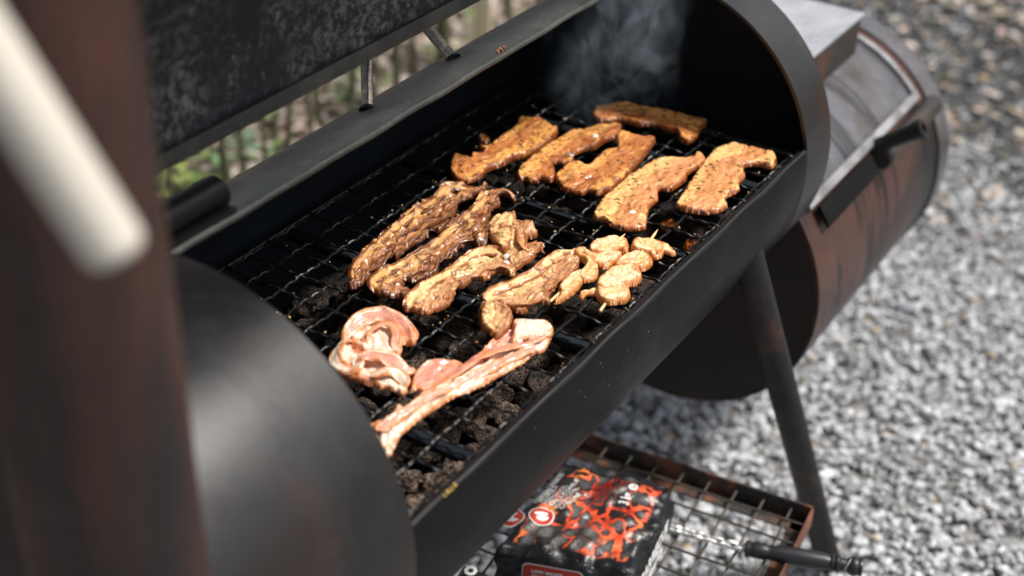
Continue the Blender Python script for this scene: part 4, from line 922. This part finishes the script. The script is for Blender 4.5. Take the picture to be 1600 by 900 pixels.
rz = lambda a: Matrix.Rotation(a, 3, 'Z')
def surf(px, py, dz=.0):
    p = onz(px, py, BT+.004)
    # height of the bag top there
    return p
def topz(p):
    # invert bilinear roughly by search on a small grid
    best = None
    for i in range(0, 21):
        for j in range(0, 21):
            q = bpos(i/20, j/20, 1.0); d2 = (q[0]-p[0])**2+(q[1]-p[1])**2
            if best is None or d2 < best[0]: best = (d2, q[2])
    return best[1]
def drape(o, lift=.0012):
    """lets flat print follow the crumpled bag top"""
    bv = np.array([bpos(i/40, j/40, 1.0) for i in range(41) for j in range(41)])
    for v_ in o.data.vertices:
        d2 = (bv[:, 0]-v_.co.x)**2+(bv[:, 1]-v_.co.y)**2; k_ = np.argsort(d2)[:4]; w_ = 1/(d2[k_]+1e-7)
        v_.co.z += float((bv[k_, 2]*w_).sum()/w_.sum())+lift
def seg_ang(p, q): a = onz(*p, BT); b_ = onz(*q, BT); return math.atan2(b_[1]-a[1], b_[0]-a[0]), float(np.linalg.norm((b_-a)[:2]))
for s_, p0, p1, hh in (("CHARBON DE BOIS", (838,786), (882,733), 9), ("HOLZKOHLE", (846,786), (872,754), 9), ("HOUTSKOOL", (853,790), (886,757), 9), ("GRILLKOHLE", (862,792), (905,753), 9), ("CHARCOAL", (870,797), (905,764), 9), ("CARBONE", (878,801), (908,775), 9)):
    a_, ln = seg_ang(p0, p1); o = text(s_, .0098, MAT['print_white'], (0, 0, 0), rz(0), bagt, binv, .0001)
    wd = max(v_.co.x for v_ in o.data.vertices); P0 = onz(*p0, BT)
    o.data.transform(Matrix.Translation((P0[0], P0[1], 0)) @ rz(a_).to_4x4() @ Matrix.Diagonal((ln/wd, 1, 1, 1))); drape(o)
a_, ln = seg_ang((976, 790), (990, 758))
o = text('3 kg', .021, MAT['print_white'], (0, 0, 0), rz(0), bagt, binv, .0007); P0 = onz(981, 791, BT); o.data.transform(Matrix.Translation((P0[0], P0[1], 0)) @ rz(a_).to_4x4() @ Matrix.Diagonal((.72, 1, 1, 1))); drape(o, .002)
o = text('e', .026, MAT['print_white'], (0, 0, 0), rz(0), bagt, binv, .0006); P0 = onz(993, 770, BT); o.data.transform(Matrix.Translation((P0[0], P0[1], 0)) @ rz(a_).to_4x4()); drape(o, .002)
def ring_disc(px, py, r, kindp):
    c_ = onz(px, py, BT)
    mb = MB(); mb.lathe([(0, 0), (0, r*.3), (0, r*.65), (0, r)], (c_[0], c_[1], 0), (0, 0, 1), 28); o1 = mb.build('badge', MAT['print_white'], bagt); o1.matrix_parent_inverse = binv; drape(o1, .0010)
    mb = MB(); mb.lathe([(0, 0), (0, r*.3), (0, r*.6), (0, r*.88)], (c_[0], c_[1], 0), (0, 0, 1), 28); o2 = mb.build('badge', MAT['print_red'], bagt); o2.matrix_parent_inverse = binv; drape(o2, .0016)
    mb = MB(); A_ = -.9
    for k_, (sx, sy, ox, oy) in enumerate(((.55, .24, 0, .20), (.50, .24, .04, -.24)) if kindp else ((.5, .16, 0, .3), (.5, .16, 0, -.3), (.16, .5, 0, 0))):
        V_ = []
        for q in range(16):
            th = 2*math.pi*q/16; x_, y_ = r*(ox+sx*math.cos(th)), r*(oy+sy*math.sin(th)); V_.append((c_[0]+x_*math.cos(A_)-y_*math.sin(A_), c_[1]+x_*math.sin(A_)+y_*math.cos(A_), 0))
        mb.add(V_, [tuple(range(16))])
    o3 = mb.build('badge_symbol', MAT['print_white'], bagt); o3.matrix_parent_inverse = binv; drape(o3, .0022)
ring_disc(846, 807, .0185, True); ring_disc(800, 806, .0185, False)
# side lettering on the face towards the front
pe0, pe1 = Vector(bpos(.0, 1.0, .62)), Vector(bpos(1.0, 1.0, .62)); dv = (pe1-pe0).normalized(); nv_ = Vector((dv.y, -dv.x, 0))
Rm = Matrix((dv, Vector((0, 0, 1)), dv.cross(Vector((0, 0, 1))))).transposed()
for s_, hh, szz, st0 in (('BARBECUE', .050, .028, .08), ('CHARCOAL 3 kg', .024, .015, .10)):
    p = pe0.lerp(pe1, st0)+Vector((0, 0, hh-.062)) ; p += Rm.col[2]*.008
    text(s_, szz, MAT['print_white'], p, Rm, bagt, binv, .0010, xs=.95)
# red panel on the near face
q0, q1 = Vector(bpos(0.0, .12, .70)), Vector(bpos(0.0, .86, .70)); du = (q1-q0).normalized(); Rn = Matrix((du, Vector((0, 0, 1)), du.cross(Vector((0, 0, 1))))).transposed()
def plate(cx_, cz_, w_, h_2, rad, mtl, out):
    V_ = []
    for (sx, sz_) in ((1, 1), (-1, 1), (-1, -1), (1, -1)):
        for k_ in range(6):
            th = {(1, 1): 0, (-1, 1): 90, (-1, -1): 180, (1, -1): 270}[(sx, sz_)]+k_*18
            V_.append(q0+du*(cx_+sx*(w_/2-rad)+rad*math.cos(R_(th)))+Vector((0, 0, cz_+sz_*(h_2/2-rad)+rad*math.sin(R_(th))))+Rn.col[2]*out)
    mb = MB(); mb.add(V_, [tuple(range(len(V_)))]); o = mb.build('label_panel', mtl, bagt); o.matrix_parent_inverse = binv
plate(.060, -.014, .088, .052, .010, MAT['print_white'], .0075); plate(.060, -.014, .084, .048, .009, MAT['print_red'], .0085)
for k_ in range(5):
    text(('LOW SMOKE', 'QUALITY', 'NATURAL', 'WOOD', 'GRILL')[k_], .0075, MAT['print_white'], q0+du*(.030)+Vector((0, 0, -.003-.009*k_))+Rn.col[2]*.0092, Rn, bagt, binv, .0003)
# second bag lying nearer
bc2 = [np.array(q) for q in ((.16, .03), (.385, .06), (.410, -.165), (.185, -.20))]
b2, b2inv, b2pos = bag(bc2, SZ+.0125, -.425, 'charcoal_bag', 'second black charcoal bag lying nearer under the barrel', 9, MAT['bag'])
c_ = onz(722, 893, -.42)
mb = MB(); p_ = [(700, 905), (722, 868), (724, 885), (712, 905)]; mb.add([tuple(onz(x, y, -.415)) for x, y in p_], [(0, 1, 2, 3)]); o = mb.build('badge', MAT['print_white'], b2); o.matrix_parent_inverse = b2inv
o = text('O', .022, MAT['print_white'], tuple(onz(742, 900, -.413)), rz(.4), b2, b2inv, .0015)

# ------------------------------------------------------------------ grill brush
h0, h1 = Vector(onz(1164, 857, SZ+.020)), Vector(onz(1348, 887, SZ+.020)); dd = (h1-h0).normalized(); Lh = (h1-h0).length
br = empty('grill_brush', tuple(h0), 'grill brush with black turned handle and twisted wire shaft on the rack', 'brush'); brinv = Matrix.Translation(-h0)
def bp(mb, nm, mt, par=br):
    o = mb.build(nm, mt, par)
    o.matrix_parent_inverse = brinv if par is br else Matrix.Identity(4)
    return o
k_ = Lh
mb = MB(); mb.lathe([(0, 0), (0, .010), (.002, .0125), (.006, .0125), (.008, .0105), (.012, .0118), (.022, .0124), (.030, .0118), (.034, .0102), (.037, .0108), (.050, .0128), (k_*.45, .0138), (k_*.68, .0125), (k_*.72, .0105), (k_*.735, .0130), (k_*.755, .0132), (k_*.765, .0112), (k_*.78, .0132), (k_*.80, .0130), (k_*.812, .0100), (k_*.86, .0092), (k_*.885, .0125), (k_*.92, .0148), (k_*.95, .0138), (k_*.965, .0115), (k_*.975, .0130), (k_*.995, .0120), (k_, .006), (k_, 0)], h0, dd, 32)
bp(mb, 'handle', MAT['plastic'])
sdv = dd.cross(Vector((0, 0, 1))).normalized()
a0 = Vector(onz(1030, 820, SZ+.016)); 
for off in (-1, 1):
    mb = MB(); L2 = (h0-a0).length; pts = []
    for t in np.linspace(0, 1, 160):
        th = t*L2/.011*math.pi+(0 if off > 0 else math.pi); c_ = a0.lerp(h0+dd*.004, t)+sdv*off*.0042
        pts.append(c_+(sdv*math.cos(th)+Vector((0, 0, 1))*math.sin(th))*.0016)
    mb.tube(pts, .0021, 8); pts2 = [p+(a0.lerp(h0, i/159)+sdv*off*.0042-p)*2 for i, p in enumerate(pts)]; mb.tube(pts2, .0021, 8)
    bp(mb, 'shaft_wire', MAT['galv'])
mb = MB(); lp = h0+dd*k_*.84; pts = [lp+Vector((0, 0, .011))+sdv*(.004*math.cos(t))+dd*(.0*t)+Vector((0, 0, .004*math.sin(t))) for t in np.linspace(0, 6.28, 4)]
pts = [lp+(sdv*math.cos(t)+Vector((0, 0, 1))*math.sin(t))*.0122+dd*(.012*math.sin(t*.5)) for t in np.linspace(.2, 4.6, 24)]; mb.tube(pts, .0009, 6); bp(mb, 'hanging_loop', MAT['galv'])

# ------------------------------------------------------------------ cream handle in front of the chimney
pt = Vector(CP+ray(182, 394)*.695); pz = Vector(CP+ray(-120, -72)*.625); dd = (pz-pt).normalized()
mb = MB(); rr_ = .0160; ext = (pz-pt).length+.35
mb.lathe([(-.003, 0), (-.003, rr_*.55), (-.0015, rr_*.82), (.002, rr_*.97), (.006, rr_), (ext*.5, rr_), (ext, rr_), (ext, 0)], pt, dd, 40)
o = mb.build('pole', MAT['cream'], None, loc=tuple(pt)); tag(o, 'thick cream coloured round pole slanting in front of the rusty chimney', 'pole')

# ------------------------------------------------------------------ plants and post behind
stemspots = [(265, 300, .0050, .04), (345, 285, .0055, -.02), (352, 250, .0065, .02), (378, 245, .004, .03), (386, 240, .008, -.05), (408, 235, .005, .02), (432, 200, .006, -.02), (447, 190, .007, .05), (478, 165, .006, .0), (497, 170, .008, -.04), (548, 150, .006, .03), (586, 130, .007, -.02), (618, 120, .010, .01), (642, 105, .006, .04), (687, 70, .018, .0), (700, 80, .012, .02), (800, 40, .010, -.02), (840, 20, .012, .02)]
for i, (px, py, r_s, ln) in enumerate(stemspots):
    dist = random.uniform(.78, 1.0); d_r = ray(px, py); t_ = (GZ-CP[2])/d_r[2]*dist; p = CP+d_r*t_; bx_, by_ = p[0], p[1]
    t = empty('sapling', (bx_, by_, GZ), 'thin bare brown green stem standing in the leaf litter behind the smoker', 'sapling', 'thin stems behind the smoker')
    mb = MB(); H = random.uniform(1.0, 1.7); pts = [Vector((ln*z_*1.2+.012*math.sin(z_*5+i), .5*ln*z_+.010*math.sin(z_*7+i*2), z_)) for z_ in np.linspace(-.01, H, 14)]
    mb.tube(pts, [r_s*1.25*(1-.4*k_/13) for k_ in range(14)], 8); mb.build('trunk', MAT['stem'], t)
    # small leaves on a few of them
    LV_ = []; LF = []; LC = []
    for q in range(random.choice((6, 10, 16))):
        z_ = random.uniform(.05, H); b0 = pts[int(z_/H*12)]+Vector((random.uniform(-.05, .05), random.uniform(-.05, .05), random.uniform(-.03, .03))); sZ = random.uniform(.012, .028); th = random.uniform(0, 6.28)
        dx, dy = Vector((math.cos(th), math.sin(th), random.uniform(-.5, .3))), Vector((-math.sin(th), math.cos(th), random.uniform(-.3, .3)))
        k0 = len(LV_); LV_ += [b0-dx*sZ, b0-dy*sZ*.5+Vector((0, 0, .003)), b0+dx*sZ, b0+dy*sZ*.5+Vector((0, 0, .003))]; LF.append((k0, k0+1, k0+2, k0+3)); LC += [np.array([.10, .15, .05])*random.uniform(.6, 1.8)]*4
    me = mesh_np('leaves', np.array([v_[:] for v_ in LV_]), np.array(LF), MAT['leaf'], False); cattr(me, 'tint', np.array(LC)); o = link('leaves', me, t); o['kind'] = 'stuff'
def weed(px, py, n_l, size, colr, label):
    p = onz(px, py, GZ+.03); t = empty('weed', (p[0], p[1], GZ), label, 'plant'); LV_ = []; LF = []; LC = []
    for q in range(n_l):
        b0 = Vector((random.gauss(0, size*.5), random.gauss(0, size*.5), abs(random.gauss(0, size*.5)))); sZ = random.uniform(.015, .035); th = random.uniform(0, 6.28)
        dx, dy = Vector((math.cos(th), math.sin(th), random.uniform(-.5, .5))), Vector((-math.sin(th), math.cos(th), random.uniform(-.3, .3)))
        k0 = len(LV_); LV_ += [b0-dx*sZ, b0-dy*sZ*.45, b0+dx*sZ, b0+dy*sZ*.45]; LF.append((k0, k0+1, k0+2, k0+3)); LC += [np.array(colr)*random.uniform(.6, 1.6)]*4
    me = mesh_np('foliage', np.array([v_[:] for v_ in LV_]), np.array(LF), MAT['leaf'], False); cattr(me, 'tint', np.array(LC)); o = link('foliage', me, t); o['kind'] = 'stuff'
weed(262, 300, 200, .15, (.17, .21, .05), 'bright yellow green weed clump seen beside the hinge at the chimney')
weed(345, 300, 70, .08, (.10, .20, .07), 'small green weed just right of the hinge barrel')
weed(372, 235, 60, .07, (.08, .16, .09), 'small dark green weed among the stems')
weed(560, 150, 70, .10, (.12, .16, .06), 'low green weed behind the nearer lid stop rod')
weed(690, 90, 60, .10, (.13, .16, .06), 'low green weed behind the farther lid stop rod')
p = onz(752, 130, GZ); t = empty('wooden_post', (p[0], p[1], GZ), 'pale wooden post standing behind the far lid stop rod', 'post')
mb = MB(); mb.box((0, 0, .60), (.050, .050, 1.2), rz(.5), bev=.004); mb.build('post_shaft', MAT['post'], t)

# ------------------------------------------------------------------ smoke
SMX, SMY = .888, .045
mb = MB(); ring = []
prof = [(0.04, .02), (.05, .08), (.08, .128), (.25, .13), (.45, .13), (.55, .12), (.58, .02)]
mb.lathe(prof, (SMX, SMY, 0), (0, 0, 1), 24)
m = bpy.data.materials.new('smoke'); m.use_nodes = True; n = m.node_tree; n.nodes.remove(n.nodes['Principled BSDF'])
pv = N(n, 'ShaderNodeVolumePrincipled'); pv.inputs['Color'].default_value = (.72, .86, 1.0, 1)
tc_ = N(n, 'ShaderNodeTexCoord'); mp = N(n, 'ShaderNodeMapping'); mp.inputs['Scale'].default_value = (1, 1, .6); n.links.new(tc_.outputs['Object'], mp.inputs[0])
wn = N(n, 'ShaderNodeTexNoise'); wn.inputs['Scale'].default_value = 9; wn.inputs['Detail'].default_value = 2; n.links.new(mp.outputs[0], wn.inputs['Vector'])
vv = mix(n, .16, mp.outputs[0], wn.outputs['Color'], 'ADD')
tn = tex(n, vv, 17, 7, .68, 1.4); dens = ramp(n, tn, [(.47, 0), (.56, .22), (.64, .7), (.74, 1)])
# fades to nothing at the boundary of the plume
sx = N(n, 'ShaderNodeSeparateXYZ'); n.links.new(tc_.outputs['Object'], sx.inputs[0])
cx_ = math_(n, 'SUBTRACT', sx.outputs[0], math_(n, 'MULTIPLY', sx.outputs[2], .0)); rr2 = math_(n, 'SQRT', math_(n, 'ADD', math_(n, 'POWER', math_(n, 'ABSOLUTE', cx_), 2.0), math_(n, 'POWER', math_(n, 'ABSOLUTE', sx.outputs[1]), 2.0)))
rr2 = math_(n, 'ADD', rr2, math_(n, 'MULTIPLY', math_(n, 'SUBTRACT', tex(n, mp.outputs[0], 7, 3), .47), .26))
fall = math_(n, 'POWER', ramp(n, rr2, [(.01, 1), (.127, 0)]), 1.5); vz = ramp(n, sx.outputs[2], [(.04, 0), (.09, .4), (.20, 1)])
dn = math_(n, 'MULTIPLY', math_(n, 'MULTIPLY', dens, fall), vz); n.links.new(math_(n, 'MULTIPLY', dn, 34.0), pv.inputs['Density'])
n.links.new(pv.outputs[0], n.nodes['Material Output'].inputs['Volume'])
o = mb.build('smoke', m, None, loc=(SMX, SMY, 0)); tag(o, 'thin blue grey smoke rising from the far end of the grate', kind='stuff')
